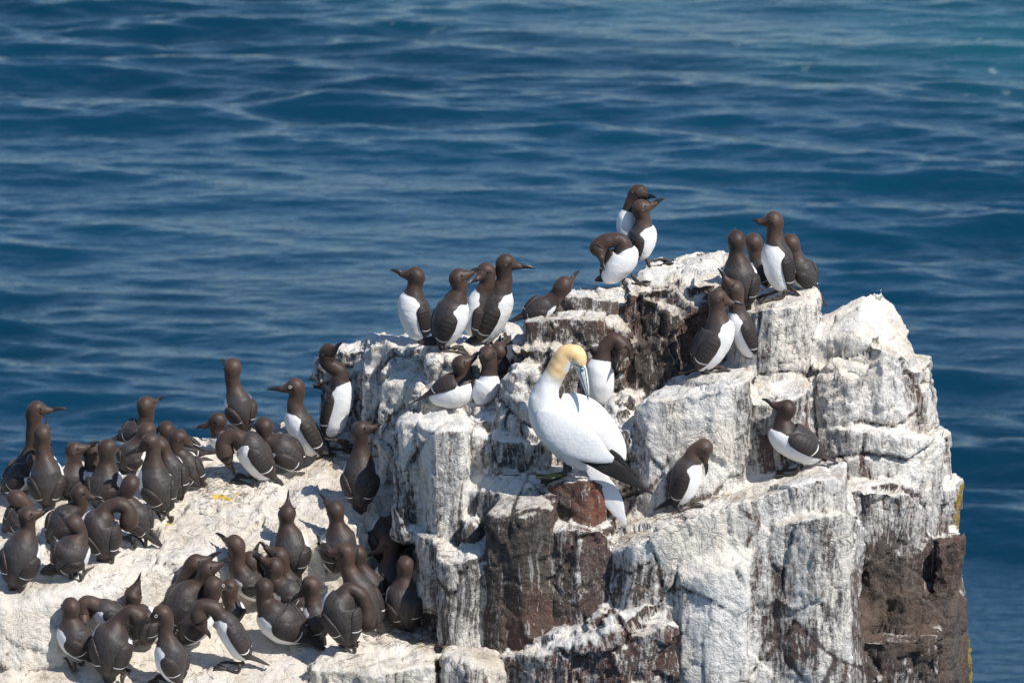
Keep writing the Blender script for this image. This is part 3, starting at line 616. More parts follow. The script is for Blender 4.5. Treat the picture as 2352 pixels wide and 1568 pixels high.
NB = [0]
def bird(fr, label, foot, V_, C_, r, necks, H_, K_, T_, d, group=None, dY=0.0, lean=0.0, nk=1.0, ring=False, feet=True, fat=1.0, hd=1.0, openb=False, sit=False):
    NB[0] += 1; s = PS(fr); print_f = fr == 'f'; f = PP(fr, foot); h = hit(*f)
    if h is None: print("FOOT MISS", label); return
    Y = h[0].y + dY; base = np.array(h[0]); base[1] += dY
    fx, fy = f
    def pt(p, dy=0.0):
        q = PP(fr, p); return np.array(W(q[0], q[1], Y + lean * (fy - q[1]) * K + dy))
    r = r * s * K; rh = 22 * K * hd; rn = 18.4 * K * nk
    tow = -1 if d[2] >= 0 else 1
    V, Cc, H, Kt, Tt = pt(V_), pt(C_), pt(H_), pt(K_), pt(T_)
    L = np.linalg.norm(Kt - H); full = 67 * K
    sgn = 1 if d[2] > 0.3 else -1
    if L < full * .76: Kt = Kt + np.array([0, sgn * math.sqrt(full ** 2 - L ** 2), 0])
    d0 = np.array([d[0], -d[2], d[1]], float)
    N = [pt(p) for p in necks]; first = N[0] if N else H
    hd_ = nrm(Kt - H); ax = nrm(V - Cc)
    st = [(V + ax * .62 * r * fat, .10 * r), (V + ax * .40 * r, .46 * r), (V, .75 * r), ((V * .55 + Cc * .45), 1.0 * r), (Cc, .95 * r), (Cc * .55 + first * .45, max(.70 * r, rn * 1.05))]
    for q in N: st.append((q, rn))
    dn = np.array([0, 0, -1.0]) - hd_ * -hd_[2]; dn = dn * .13 * rh
    st += [(H, rh), (H + hd_ * .62 * rh + dn * .6, .72 * rh), (H + hd_ * 1.15 * rh + dn * 1.1, .43 * rh), (H + hd_ * 1.75 * rh + dn * 1.2, .25 * rh)]
    arr = np.array([[*p, q] for p, q in st]); Q = catmull(arr, 84); P = Q[:, :3]; RR = np.maximum(Q[:, 3], .002)
    upv = np.array([0, 0, 1.0])
    T, D, B = frames(P, d0, upv)
    seg = 32; ve, fa, th = tube(P, RR, D, B, seg, 1.0, .96)
    arc = np.concatenate([[0], np.cumsum(np.linalg.norm(np.diff(P, axis=0), axis=1))])
    def arcof(p): return arc[int(np.argmin(((P - p) ** 2).sum(1)))]
    sC, sM, sV, sN = arcof(Cc), arcof(V * .5 + Cc * .5), arcof(V), arcof(Cc * .45 + first * .55)
    ang = np.abs(np.where(th > math.pi, th - 2 * math.pi, th)); A_, S_ = np.meshgrid(ang, arc); RRm = np.repeat(RR[:, None], seg, 1)
    thr = np.radians(np.interp(S_, [0, sV, sM, sC, sN], [36, 60, 76, 66, 92]))
    q1 = (S_ - sN + (.05 * r) + .12 * r * np.sin(A_) ** 2) / K; q2 = (thr - A_) * RRm / K
    k_ = 4.0; mx = np.maximum(q1, q2); dark = mx + np.log(np.exp((q1 - mx) / k_) + np.exp((q2 - mx) / k_)) * k_ * .6
    head = (S_ - sN) / K
    # plumage relief
    Pn = ve.copy(); nrm_dir = ve - np.repeat(P, seg, 0); ln = np.maximum(np.linalg.norm(nrm_dir, axis=1), 1e-6)[:, None]
    ve = ve + nrm_dir / ln * ((vnoise(Pn + NB[0], 28, 3) * .0022 + vnoise(Pn + NB[0], 75, 4) * .001) * np.clip(np.repeat(RR, seg) / (.5 * r), .2, 1))[:, None]
    me = mesh("guillemot", ve - base, fa, attrs={"dark": dark.ravel(), "head": head.ravel(), "fs": (S_ * 75).ravel(), "ft": (np.where(th > math.pi, th - 2 * math.pi, th)[None, :] * RRm * 110).ravel()}); bodyfix(me)
    root = obj("guillemot", me, BODY); root.location = base
    set_tag(root, label, "seabird", group)
    # bill
    iB = len(P) - 1; b0 = P[iB - 4]; bl = np.linalg.norm(Kt - b0); bd = nrm(Kt - b0); Dh = D[iB - 2]
    def mk_bill(rot=0.0, scale=1.0, up=0.0):
        dirv = nrm(bd + Dh * rot); pts = [b0 + dirv * bl * t + Dh * (.0045 * math.sin(math.pi * t) - .002 * t + up) for t in np.linspace(0, 1, 12)]
        rad = np.interp(np.linspace(0, 1, 12), [0, .25, .6, .9, 1], [.31 * rh, .28 * rh, .20 * rh, .09 * rh, .015 * rh]) * scale
        pts = np.array(pts); Tb, Db, Bb = frames(pts, Dh); return tube(pts, rad, Db, Bb, 12, 1.0, .62)[:2]
    if openb:
        v1, f1 = mk_bill(.13, .75, .001); v2, f2 = mk_bill(-.13, .75, -.001); v = np.vstack([v1, v2]); fb2 = f1 + [[i + len(v1) for i in q] for q in f2]
    else: v, fb2 = mk_bill()
    mb = mesh("bill", v - base, fb2); bodyfix(mb); obj("bill", mb, BILL, root)
    # eyes
    Bh = nrm(np.cross(hd_, Dh)); upH = nrm(Dh - hd_ * np.dot(Dh, hd_))
    for sg in (-1, 1):
        c = H + hd_ * .50 * rh + upH * .20 * rh + Bh * sg * .80 * rh
        v, f2 = sphere(c - base, .0036, 8, 6); obj("eye", mesh("eye", v, f2), EYE, root)
        if ring:
            n_ = 18; pa = [c + Bh * sg * .0022 + (hd_ * math.cos(2 * math.pi * i / n_) + upH * math.sin(2 * math.pi * i / n_)) * .0052 for i in range(n_ + 1)]
            tr = [c + Bh * sg * .001 - hd_ * .006, c - hd_ * .5 * rh - upH * .08 * rh + Bh * sg * .002, c - hd_ * .95 * rh - upH * .30 * rh - Bh * sg * .0015]
            v, f2 = rods([(pa, [.0009]), (tr, [.0009, .0005])], base); obj("eye_ring", mesh("eye_ring", v, f2), RING, root)
    # tail
    tb = V + ax * .30 * r + D[4] * .30 * r; tail = catmull([[*tb, .34 * r], [*(tb * .5 + Tt * .5), .30 * r], [*Tt, .10 * r]], 12)
    TT, TD, TB = frames(tail[:, :3], D[6]); v, f2, _ = tube(tail[:, :3], tail[:, 3], TD, TB, 14, .22, 1.0)
    uu = np.repeat(np.linspace(.7, 1, 12), 14); vv = np.tile(np.sin(np.linspace(0, 2 * math.pi, 14, endpoint=False)), 12)
    mt = mesh("tail", v - base, f2, attrs={"wu": uu * 0 + .9, "wv": vv}); bodyfix(mt); obj("tail", mt, WING, root)
    # wings
    iC = int(np.argmin(((P - Cc) ** 2).sum(1))); iC = max(iC - 2, 8)
    idx = np.arange(iC, 2, -1)
    wp = [P[i] for i in idx]; wr = [RR[i] for i in idx]; wd = [D[i] for i in idx]; wb = [B[i] for i in idx]
    endp = Tt * .62 + (V + ax * .4 * r) * .38; p0 = wp[-1]; r0 = wr[-1]
    lenw = np.linalg.norm(endp - p0); kx = max(3, int(lenw / .006))
    for j in range(1, kx + 1):
        t = j / kx; wp.append(p0 * (1 - t) + endp * t); wr.append(r0 * (1 - t) + .008 * t); wd.append(wd[-1]); wb.append(wb[-1])
    wp, wr, wd, wb = map(np.array, (wp, wr, wd, wb)); wr = np.maximum(wr, np.interp(np.linspace(0, 1, len(wr)), [0, .6, .85, 1], [0, .60 * r, .34 * r, .12 * r]))
    # blend so the wing leaves the rump smoothly
    wl_ = np.concatenate([[0], np.cumsum(np.linalg.norm(np.diff(wp, axis=0), axis=1))]); wl_ /= wl_[-1]
    U = np.linspace(0, 1, 34)
    def ip(a): return np.stack([np.interp(U, wl_, a[:, j]) for j in range(a.shape[1])], 1) if a.ndim == 2 else np.interp(U, wl_, a)
    wp, wr, wd, wb = ip(wp), ip(wr), ip(wd), ip(wb)
    asym = rng.normal() * .03
    for sg in (-1, 1):
        tc_ = np.radians(np.interp(U, [0, .3, .6, .85, 1], [66, 58, 50, 36, 15])) + asym * sg
        dl = np.radians(32) * np.interp(U, [0, .04, .12, .3, .55, .68, .8, .92, 1], [0, .42, .78, 1, 1.06, .98, .74, .42, .06])
        tk = np.interp(U, [0, .15, .5, .8, 1], [.004, .012, .010, .006, .002])
        n_ = 16; V2 = []; wu, wv = [], []
        for i in range(len(U)):
            for j in range(n_):
                a = 2 * math.pi * j / n_; v = math.cos(a); t_ = tc_[i] + dl[i] * v
                rad = wr[i] + .0005 + tk[i] * (math.sin(a) * .9 if math.sin(a) > 0 else math.sin(a) * .5)
                V2.append(wp[i] + (wd[i] * math.cos(t_) + wb[i] * math.sin(t_) * sg * .97) * rad); wu.append(U[i]); wv.append(v)
        F2 = []
        for i in range(len(U) - 1):
            for j in range(n_):
                a, b = i * n_ + j, i * n_ + (j + 1) % n_; F2.append([a, b, b + n_, a + n_])
        F2.append(list(range(n_))[::-1]); F2.append([(len(U) - 1) * n_ + j for j in range(n_)])
        mw = mesh("wing", np.array(V2) - base, F2, attrs={"wu": wu, "wv": wv}); bodyfix(mw); obj("wing", mw, WING, root)
    if feet:
        belly = -D[len(P) // 3]; fw = np.array([belly[0], belly[1], 0]); fw = nrm(fw) if np.linalg.norm(fw) > .2 else np.array([0, sgn * 1.0, 0])
        make_feet(root, base, fw, np.array([-fw[1], fw[0], 0]), None, FOOT)
    return root
GA = "auks crowded on the left rock ledge"; GB = "auks crowded on the lower rock platform"; GC = "auks standing along the back of the left ledge"
GD = "auks on the middle rocks"; GE = "auks on the summit of the stack"; GF = "auks on the right hand ledges"
# --- left ledge cluster (frame a)
bird('a', "brown auk with tall stretched neck, bill pointing right, farthest left against the sea", (200,1010), (140,930), (265,720), 150, [(300,560),(318,380)], (345,205), (630,195), (30,1000), (-.8,.1,.6), GA, dY=.06)
bird('a', "auk seen from behind with half open wings, neck upright, bill tip just showing", (460,1120), (445,1010), (435,790), 172, [(405,620),(398,520)], (400,425), (440,335), (480,1230), (0,0,1), GA)
bird('a', "auk mostly hidden behind the upright necked bird, its white breast and bill tip showing", (430,1010), (390,880), (430,700), 120, [(420,600)], (400,520), (508,478), (340,980), (-1,0,.2), GA, feet=False)
bird('a', "dark auk low on the rock at the left edge, under the stretched neck bird", (110,1110), (90,930), (220,800), 125, [(300,740)], (330,690), (420,640), (0,1010), (-.4,.7,.6), GA, feet=False, dY=.02)
bird('a', "auk with head turned right and bill open wide, wrinkled brown nape", (690,1040), (670,960), (700,810), 145, [(700,690)], (700,590), (945,500), (640,1100), (-.4,.1,.9), GA, openb=False)
bird('a', "auk facing the camera with brown face and white breast, squeezed between two others", (870,990), (860,930), (850,830), 105, [(865,720)], (868,610), (930,560), (860,1020), (0,.1,-1), GA, feet=False)
bird('a', "back turned auk with head turned right, its bill touching the curved neck bird", (970,1110), (950,1030), (1000,850), 168, [(1005,690)], (1012,560), (1180,630), (900,1140), (-.35,.1,.9), GA)
bird('a', "auk sitting at the ledge edge before the sea, short bill pointing right", (1330,670), (1180,470), (1350,380), 120, [(1375,270)], (1375,160), (1545,122), (1020,500), (-.5,.9,.5), GA, feet=False)
bird('a', "auk asleep with head laid on its back, left of the two round heads", (1250,800), (1190,720), (1260,590), 130, [(1330,480)], (1385,405), (1440,450), (1120,790), (-.1,.5,.9), GA, feet=False)
bird('a', "auk lying with tail to the right, the right one of the two round heads", (1720,700), (1850,610), (1660,520), 95, [(1590,460)], (1560,395), (1640,450), (2060,610), (.2,.8,.6), GA, feet=False)
bird('a', "dark auk back between the curved neck bird and the hanging bill bird", (1640,1070), (1670,960), (1590,720), 135, [(1540,600)], (1500,540), (1480,480), (1710,1060), (.2,.1,1), GA, feet=False)
bird('a', "auk with s-curved grey neck and long bill pointing down left, mud on its tail", (1560,1270), (1530,1060), (1450,850), 172, [(1440,640),(1440,560)], (1410,510), (1165,650), (1640,1110), (.35,.1,.9), GA)
bird('a', "dark auk bending right, bill hanging down over the bare rock", (1830,950), (1850,860), (1730,680), 120, [(1660,590)], (1680,470), (1935,598), (1980,950), (-.1,.4,.9), GA, feet=False)
bird('a', "auk crouched with tail spread on white rock, small head turned away", (1310,1480), (1340,1320), (1250,1170), 145, [(1175,1030)], (1230,900), (1262,830), (1520,1490), (.3,.5,.9), GA)
bird('a', "dark shaded auk with bill pointing right, behind the small preening bird", (560,1480), (530,1390), (640,1220), 155, [(755,1110)], (745,990), (990,1055), (450,1500), (-.5,.2,.8), GA, feet=False)
bird('b', "small plump auk reaching its bill over its back, standing on the ledge rim", (720,590), (600,430), (690,310), 185, [(750,150)], (695,70), (515,12), (380,530), (.2,.7,.8), GA)
bird('b', "auk curling its thick neck right and down to preen its flank", (1010,420), (1000,300), (940,60), 175, [(1010,-70),(1120,-110),(1200,-60)], (1210,60), (1150,180), (900,470), (-.05,.1,1), GA)
bird('a', "auk facing left with bill at the left edge, low behind the others", (190,1380), (110,1290), (230,1200), 140, [(235,1110)], (150,1040), (-20,1045), (20,1350), (.1,.6,.9), GA, feet=False)
bird('b', "large auk nearest the left edge, back to us, bill pointing right", (150,700), (160,560), (215,300), 190, [(260,110)], (262,-5), (520,-85), (110,690), (-.2,.05,1), GA)
# --- lower platform cluster (frame b, d)
bird('b', "auk with short foreshortened bill and white breast at the left end of the platform", (720,1420), (770,1260), (680,1080), 165, [(655,950)], (662,850), (537,868), (900,1360), (.6,.3,.7), GB)
bird('b', "auk bowing low with a humped back behind the left platform birds", (1030,1330), (1130,1000), (960,880), 125, [(850,815),(790,830)], (775,930), (835,1030), (1200,1080), (.3,.9,.3), GB, feet=False)
bird('b', "large auk seen from behind with two white wing bars, head bent right and down", (1100,1550), (1035,1400), (1060,1120), 195, [(1120,980),(1230,900)], (1305,960), (1310,1200), (1030,1590), (-.1,.1,1), GB)
bird('b', "auk stretching its bill straight up behind the bent headed bird", (1390,1260), (1390,1120), (1340,960), 160, [(1255,850)], (1250,740), (1328,520), (1430,1200), (-.3,.1,.9), GB, feet=False)
bird('b', "foremost auk with white line behind its eye, bill pointing left, cut by the bottom edge", (1600,1610), (1640,1480), (1590,1260), 150, [(1555,1100),(1565,1000)], (1520,915), (1265,1025), (1700,1640), (.75,.05,.6), GB, ring=True)
bird('d', "auk with bill open to the right and a white shoulder patch, left of the crowd", (150,1160), (20,1000), (120,760), 175, [(250,620)], (310,495), (515,395), (-60,1150), (-.6,.4,.7), GB, openb=True, feet=False)
bird('d', "auk hidden behind the open billed one, pale bill raised to the right", (60,1010), (-20,820), (50,700), 110, [(110,560)], (195,440), (450,325), (-100,900), (-.7,.5,.4), GB, feet=False)
bird('d', "auk with tall neck and white breast, bill raised left above the crowd", (730,930), (770,720), (650,590), 130, [(590,470),(590,360)], (565,260), (370,197), (850,800), (.6,.4,.5), GB, feet=False)
bird('d', "auk whose dark upturned bill shows behind the tall necked bird", (770,860), (830,690), (790,590), 95, [(740,500)], (715,410), (795,290), (850,760), (-.4,.3,.8), GB, feet=False)
bird('d', "auk with bill raised steeply left in front of the back turned bird", (1050,830), (1110,760), (1070,640), 130, [(1010,500)], (975,370), (790,235), (1150,800), (.4,.4,.7), GB, feet=False)
bird('d', "auk calling with its bill open to the upper left, amid the crowd", (1060,920), (1150,800), (1030,690), 140, [(930,590)], (930,470), (740,330), (1200,850), (.3,.6,.7), GB, openb=True, feet=False)
bird('d', "auk with a white eye ring and eye line, bill pointing right, behind the bowing bird", (230,1250), (130,1120), (240,920), 155, [(350,770)], (365,650), (545,725), (0,1200), (-.5,.4,.7), GB, ring=True, feet=False)
bird('d', "small headed auk just behind the eye ringed bird", (570,1010), (570,940), (550,860), 105, [(515,770)], (510,670), (570,770), (600,1000), (-.2,.2,.9), GB, feet=False)
bird('d', "auk bowing with bill to its feet, long white belly facing us, feet spread left", (590,1440), (640,1290), (470,990), 112, [(370,870),(250,860)], (225,960), (335,1150), (890,1400), (.75,.6,.25), GB)
bird('d', "plump auk sitting side on with white breast, bill tip resting left", (1100,1240), (1130,1090), (930,940), 190, [(835,780)], (835,665), (640,735), (1410,1250), (.4,.7,.6), GB, feet=False)
bird('d', "auk tucking its bill down onto its white breast, beside the plump sitting bird", (1390,1200), (1340,1080), (1310,890), 130, [(1290,750)], (1275,640), (1090,800), (1420,1210), (.5,.4,.6), GB, feet=False)
bird('d', "auk with back to us against the ledge wall, bill pointing straight up", (1130,590), (1120,470), (1085,260), 180, [(1050,60)], (1056,-30), (1062,-206), (1180,570), (-.1,0,1), GB)
bird('d', "dark backed auk before the white wall, bill up left above the long billed bird", (1500,520), (1510,430), (1550,220), 175, [(1520,50)], (1500,-60), (1340,-175), (1480,520), (.25,.1,.9), GB, feet=False)
bird('d', "tall auk with straight black bill pointing left, neck stretched above a preening bird", (1850,1110), (1860,950), (1720,680), 150, [(1620,480)], (1595,335), (1335,318), (1970,1120), (.5,.25,.8), GB, feet=False)
bird('d', "auk head peeping out behind the tall straight billed bird", (1850,880), (1880,770), (1800,600), 140, [(1730,460)], (1710,350), (1500,220), (1930,850), (.3,.3,.9), GB, feet=False)
bird('d', "auk twisting its neck down its right side, white shoulder and belly on the left", (1640,1280), (1620,1110), (1550,830), 180, [(1640,690),(1740,740),(1800,870)], (1800,1000), (1750,1150), (1700,1220), (.05,.1,1), GB)
bird('d', "round headed auk in deep shade at the right end of the platform", (2170,1080), (2180,960), (2140,740), 175, [(2160,570)], (2170,455), (2110,400), (2220,1080), (0,0,1), GB)
bird('d', "almost black shaded auk with a white flank, under the tall grey column", (1970,620), (1970,340), (2010,130), 185, [(2090,30)], (2160,-10), (2230,60), (1950,450), (.1,.1,1), GB, feet=False)
bird('d', "dark auk in shadow with bill pointing down left before the column", (2020,830), (2050,740), (2030,520), 170, [(2030,370)], (2010,250), (1790,390), (2080,840), (.3,.1,.9), GB, feet=False)
# --- back of left ledge (frame c)
bird('c', "auk standing with its back to us at the sea edge, head turned left", (640,900), (640,790), (590,590), 150, [(550,450),(540,370)], (540,275), (415,252), (700,880), (.35,.1,.9), GC)
bird('c', "auk sitting low facing left behind the preening bird, white breast", (440,1080), (600,990), (430,940), 130, [(400,870)], (400,780), (190,855), (720,1040), (.4,.9,.3), GC, feet=False)
bird('c', "auk preening with head hanging down and long bill against its white belly", (740,1380), (850,1260), (680,1000), 150, [(560,930),(470,970)], (470,1090), (560,1300), (1040,1405), (.65,.75,.3), GC)
bird('c', "sleepy auk with bill tucked left, lying behind the preening bird", (1080,1290), (1130,1170), (970,1020), 150, [(860,940)], (830,830), (680,880), (1320,1140), (.3,.7,.7), GC, feet=False)
bird('c', "auk standing side on facing left with a white ring round its eye", (1290,1130), (1310,1050), (1150,760), 132, [(1130,610),(1145,540)], (1130,460), (860,488), (1520,1095), (1,.35,.1), GC, ring=True)
bird('c', "tall auk pointing its bill at the sky beside the grey column", (1460,930), (1470,860), (1560,500), 132, [(1540,320),(1440,240)], (1440,140), (1582,0), (1360,760), (-1,.15,-.3), GC, dY=-.06)
bird('c', "lone auk standing with its back to us on the ledge, bill pointing right", (1740,1640), (1745,1490), (1745,1240), 178, [(1745,1040),(1745,960)], (1748,865), (1955,808), (1740,1670), (-.1,0,1), GC)
# --- middle rocks (frame e)
bird('e', "leftmost auk of the upright group, white belly to us, bill raised left", (660,985), (640,880), (590,600), 150, [(610,450)], (615,360), (375,300), (760,880), (.95,.2,-.1), GD, feet=False)
bird('e', "auk in the upright group whose bill crosses its neighbour's face", (900,1060), (890,930), (975,660), 160, [(1030,490)], (1020,375), (1235,280), (640,985), (-.9,.25,.45), GD)
bird('e', "auk behind the upright group, facing left between two taller birds", (1170,1000), (1150,860), (1210,600), 110, [(1290,420)], (1275,315), (1105,400), (1250,900), (.9,.1,.3), GD, feet=False)
bird('e', "tallest auk of the upright group, long straight bill pointing right", (1300,1030), (1270,900), (1400,590), 152, [(1450,400),(1450,330)], (1465,235), (1745,290), (1050,1010), (-.9,.25,.4), GD)
bird('e', "auk lying half hidden behind the grey block, bill raised right", (1780,820), (1690,720), (1850,630), 105, [(1950,540)], (2010,450), (2165,350), (1500,790), (-.2,.7,.75), GD, feet=False, dY=.1)
bird('e', "auk sitting side on with big white breast, bill up to touch its neighbour", (930,1640), (840,1480), (1060,1405), 165, [(1060,1290)], (1050,1190), (1230,1070), (560,1570), (-.75,.75,-.2), GD, feet=False)
bird('e', "auk facing us with white breast, its bill tip meeting the sitting bird's", (1230,1560), (1230,1500), (1300,1360), 125, [(1310,1210)], (1290,1100), (1228,1050), (1150,1400), (-.35,.2,-.9), GD, feet=False)
bird('e', "small part hidden auk with bill straight up behind the touching pair", (1440,1300), (1450,1260), (1430,1200), 85, [(1400,1130)], (1395,1065), (1415,965), (1480,1280), (.3,.1,.9), GD, feet=False)
# --- summit (frame f)
bird('f', "highest auk on the rocks, dark head in profile against the sea", (640,775), (470,560), (440,380), 95, [(490,240)], (540,155), (695,152), (420,620), (.3,.1,-.9), GE, feet=False, dY=.05)
bird('f', "auk below the highest one with wrinkled nape and bill raised right", (650,780), (560,660), (585,480), 120, [(580,370)], (570,285), (770,197), (400,640), (-.9,.1,.15), GE)
bird('f', "auk bowing left with its bulging white belly to us, on the summit", (470,915), (300,860), (430,680), 128, [(400,570),(290,560)], (205,620), (252,780), (170,900), (-.6,.2,-.75), GE)
bird('f', "auk on the summit with plain brown back to us, no bill in view", (1430,1150), (1440,1040), (1400,830), 158, [(1382,660)], (1380,550), (1375,500), (1480,1190), (0,0,1), GE, feet=False)
bird('f', "auk with a fine white eye line, half hidden between two summit birds", (1640,960), (1620,900), (1570,760), 100, [(1540,650)], (1525,570), (1435,600), (1670,980), (.6,.1,.6), GE, ring=True, feet=False)
bird('f', "auk facing left with full white front, tallest on the tower", (1750,1030), (1770,920), (1720,660), 132, [(1705,490)], (1700,390), (1510,388), (1930,1030), (.85,.05,-.15), GE)
bird('f', "auk at the right rim of the tower, tail hanging over the edge", (1930,970), (1990,920), (1910,770), 118, [(1870,660)], (1840,580), (1755,600), (2150,1120), (.6,.4,.6), GE, feet=False)
bird('f', "rear auk of the crossing pair, bill raised left, white breast showing", (1540,1620), (1510,1500), (1400,1230), 108, [(1375,1080)], (1362,975), (1220,792), (1625,1664), (.95,.2,.15), GF, feet=False, dY=.03)
bird('f', "front auk of the crossing pair, bill pointing down right", (1130,1690), (1100,1590), (1230,1330), 148, [(1215,1160)], (1225,1050), (1447,1112), (880,1700), (-.9,.3,.35), GF)
# --- right ledges (frame g, h)
bird('g', "auk with white breast to us, head bent right behind the large white seabird", (960,540), (952,570), (950,330), 116, [(985,170),(1075,115)], (1130,180), (1075,310), (930,560), (-.25,.2,-.95), GF, feet=False)
bird('h', "auk bowing its head on the sunlit ledge, bill pointing down", (480,1390), (480,1270), (560,1020), 128, [(610,890)], (690,850), (707,1090), (250,1395), (-.95,.35,.25), GF)
bird('h', "auk perched alone at the right end of the ledge, bill raised left", (1490,1000), (1630,900), (1390,730), 150, [(1375,600)], (1405,510), (1190,420), (1860,985), (.6,.75,.2), GF, dY=-.07)

# ---------------------------------------------------------------- the gannet
def gannet():
    s = PS('g'); fx, fy = PP('g', (685, 1165)); h = hit(fx, fy); base = np.array(h[0]); Y = base[1]
    def pt(x, y, dy=0.0): q = PP('g', (x, y)); return np.array(W(q[0], q[1], Y + dy))
    k = s * K
    st = [(860,1080,26,.02),(800,1040,70,.0),(745,960,118,0),(655,830,150,0),(560,690,152,0),(530,570,122,0),(560,460,90,0),(610,372,79,0),(652,295,80,0),(700,228,80,0),(765,222,72,-.005),(796,272,56,-.01),(806,312,38,-.01),(812,338,24,-.01)]
    arr = np.array([[*pt(x, y, dy), r * k] for x, y, r, dy in st]); Q = catmull(arr, 110); P = Q[:, :3]; RR = Q[:, 3]
    T, D, B = frames(P, np.array([.8, -.35, .55])); seg = 40
    ve, fa, th = tube(P, RR, D, B, seg, 1.0, .95)
    d_ = (P - pt(600, 395)); ax = nrm(pt(650, 300) - pt(560, 480)); arc = np.concatenate([[0], np.cumsum(np.linalg.norm(np.diff(P, axis=0), axis=1))])
    s0 = arc[int(np.argmin(((P - pt(598, 392)) ** 2).sum(1)))]; s1 = arc[int(np.argmin(((P - pt(800, 300)) ** 2).sum(1)))]
    dark = np.repeat((arc - s0) / K, seg); 
    # white face wedge under the eye and throat
    ang = np.tile(np.abs(np.where(th > math.pi, th - 2 * math.pi, th)), len(P)); 
    dark = np.minimum(dark * .5, (np.linalg.norm((ve - pt(742, 325, -.02)) * np.array([1, .6, 1]), axis=1) - 52 * k) / K)
    ln = ve - np.repeat(P, seg, 0); ve = ve + ln / np.maximum(np.linalg.norm(ln, axis=1), 1e-6)[:, None] * (vnoise(ve, 16, 3) * .004 + vnoise(ve, 50, 4) * .0015)[:, None]
    me = mesh("gannet", ve - base, fa, attrs={"dark": dark * .6, "head": dark}); bodyfix(me)
    root = obj("gannet", me, GBODY); root.location = base
    set_tag(root, "large white gannet with yellow buff head, preening over its back, black wing tips", "seabird")
    def blade(name, pts, mat, nrmd=(0, -1, .1), thick=.12, u0=0.0, u1=1.0, n=30, twist=0.0):
        arr = np.array([[*pt(x, y, dy), w * k] for x, y, w, dy in pts]); Q = catmull(arr, n); P2 = Q[:, :3]; R2 = np.maximum(Q[:, 3], .001)
        T2, D2, B2 = frames(P2, np.array(nrmd, float)); m = 22; v, f, t = tube(P2, R2, D2, B2, m, thick, 1.0)
        v = v + np.repeat(D2, m, 0) * (vnoise(v, 14, 9) * .003)[:, None]
        wu = np.repeat(np.linspace(u0, u1, n), m); wv = np.tile(np.sin(t), n) * .98
        mm = mesh(name, v - base, f, attrs={"wu": wu, "wv": wv}); bodyfix(mm); return obj(name, mm, mat, root)
    blade("wing", [(470,665,22,-.06),(520,710,72,-.085),(620,785,134,-.105),(740,862,148,-.10),(870,938,118,-.085),(975,1000,66,-.07),(1055,1030,24,-.06)], GWING, (-.2,-1,.15), .26, 0, .75)
    near = blade("primaries", [(800,1015,20,-.055),(900,1040,42,-.06),(1010,1075,66,-.055),(1110,1130,58,-.05),(1190,1185,40,-.045),(1270,1235,20,-.04),(1362,1292,5,-.04)], GPRIM, (-.1,-1,.2), .14, .6, 1.0)
    blade("wing", [(660,560,40,.0),(750,600,88,.0),(870,680,116,.01),(970,780,108,.01),(1050,880,92,.02),(1110,960,58,.02),(1146,1035,14,.02)], GWING, (.3,-1,.35), .30, 0, .75)
    blade("primaries", [(1035,955,12,-.02),(1085,1010,30,-.02),(1140,1085,34,-.02),(1190,1160,28,-.02),(1225,1225,16,-.02),(1246,1275,4,-.02)], GPRIM, (0,-1,.2), .16, .6, 1.0)
    blade("tail", [(860,1050,40,.02),(930,1150,58,.01),(1000,1250,74,.0),(1060,1350,72,-.0),(1100,1430,48,-.0),(1130,1480,26,-.0),(1156,1535,5,-.0)], GWING, (-.1,-1,.1), .14, .55, 1.0)
    # thigh feathers
    blade("belly_feathers", [(700,930,60,-.03),(720,1000,52,-.03),(725,1050,34,-.02)], GWING, (0,-1,0), .8, .1, .2)
    # bill
    b0, b1 = pt(806, 318, -.015), pt(868, 580, -.05)
    n = 18; tt = np.linspace(0, 1, n); pts = np.array([b0 * (1 - t) + b1 * t + np.array([1, 0, .2]) * .004 * math.sin(math.pi * t) for t in tt])
    rad = np.interp(tt, [0, .15, .5, .8, .94, 1], [44, 41, 27, 14, 8, 1.5]) * k
    T3, D3, B3 = frames(pts, np.array([1, -.3, .1])); v, f, _ = tube(pts, rad, D3, B3, 16, 1.0, .62)
    mb = mesh("bill", v - base, f); bodyfix(mb); bill = obj("bill", mb, GBILL, root)
    lines = []
    for (x0, y0, x1, y1, x2, y2, w) in ((752,300,770,350,764,392,2.6),(752,300,790,316,836,322,3.0),(764,392,800,450,862,572,2.0),(806,360,836,450,866,560,2.2),(842,330,852,420,870,545,1.8)):
        pa = []
        for (x, y) in ((x0, y0), ((x0 + 2 * x1 + x2) / 4, (y0 + 2 * y1 + y2) / 4), (x2, y2)):
            o_ = pt(x, y, -.3); dv = np.array(ray(*PP('g', (x, y))))
            pa.append((x, y))
        lines.append((pa, w))
    # lines laid on the surface of head and bill
    bm1 = BVHTree.FromPolygons([Vector(q) for q in ve], fa); bm2 = BVHTree.FromPolygons([Vector(q) for q in v], f)
    def onto(x, y, off=.0012):
        d = ray(*PP('g', (x, y))); hs = [b.ray_cast(cam_loc, d) for b in (bm1, bm2)]; hs = [h_ for h_ in hs if h_[0] is not None]
        if not hs: return None
        h_ = min(hs, key=lambda q: q[3]); return np.array(h_[0] - d * off)
    rp = []
    for pa, w in lines:
        (ax_, ay_), (bx_, by_), (cx_, cy_) = pa; ps = []
        for t in np.linspace(0, 1, 12):
            x = (1 - t) ** 2 * ax_ + 2 * t * (1 - t) * bx_ + t * t * cx_; y = (1 - t) ** 2 * ay_ + 2 * t * (1 - t) * by_ + t * t * cy_
            q = onto(x, y)
            if q is not None: ps.append(q)
        if len(ps) > 3: rp.append((ps, [w * k * .9, w * k]))
    if rp:
        V, F = rods(rp, base); obj("face_line", mesh("face_line", V, F), GLINE, root)
    e = onto(822, 335, .0)
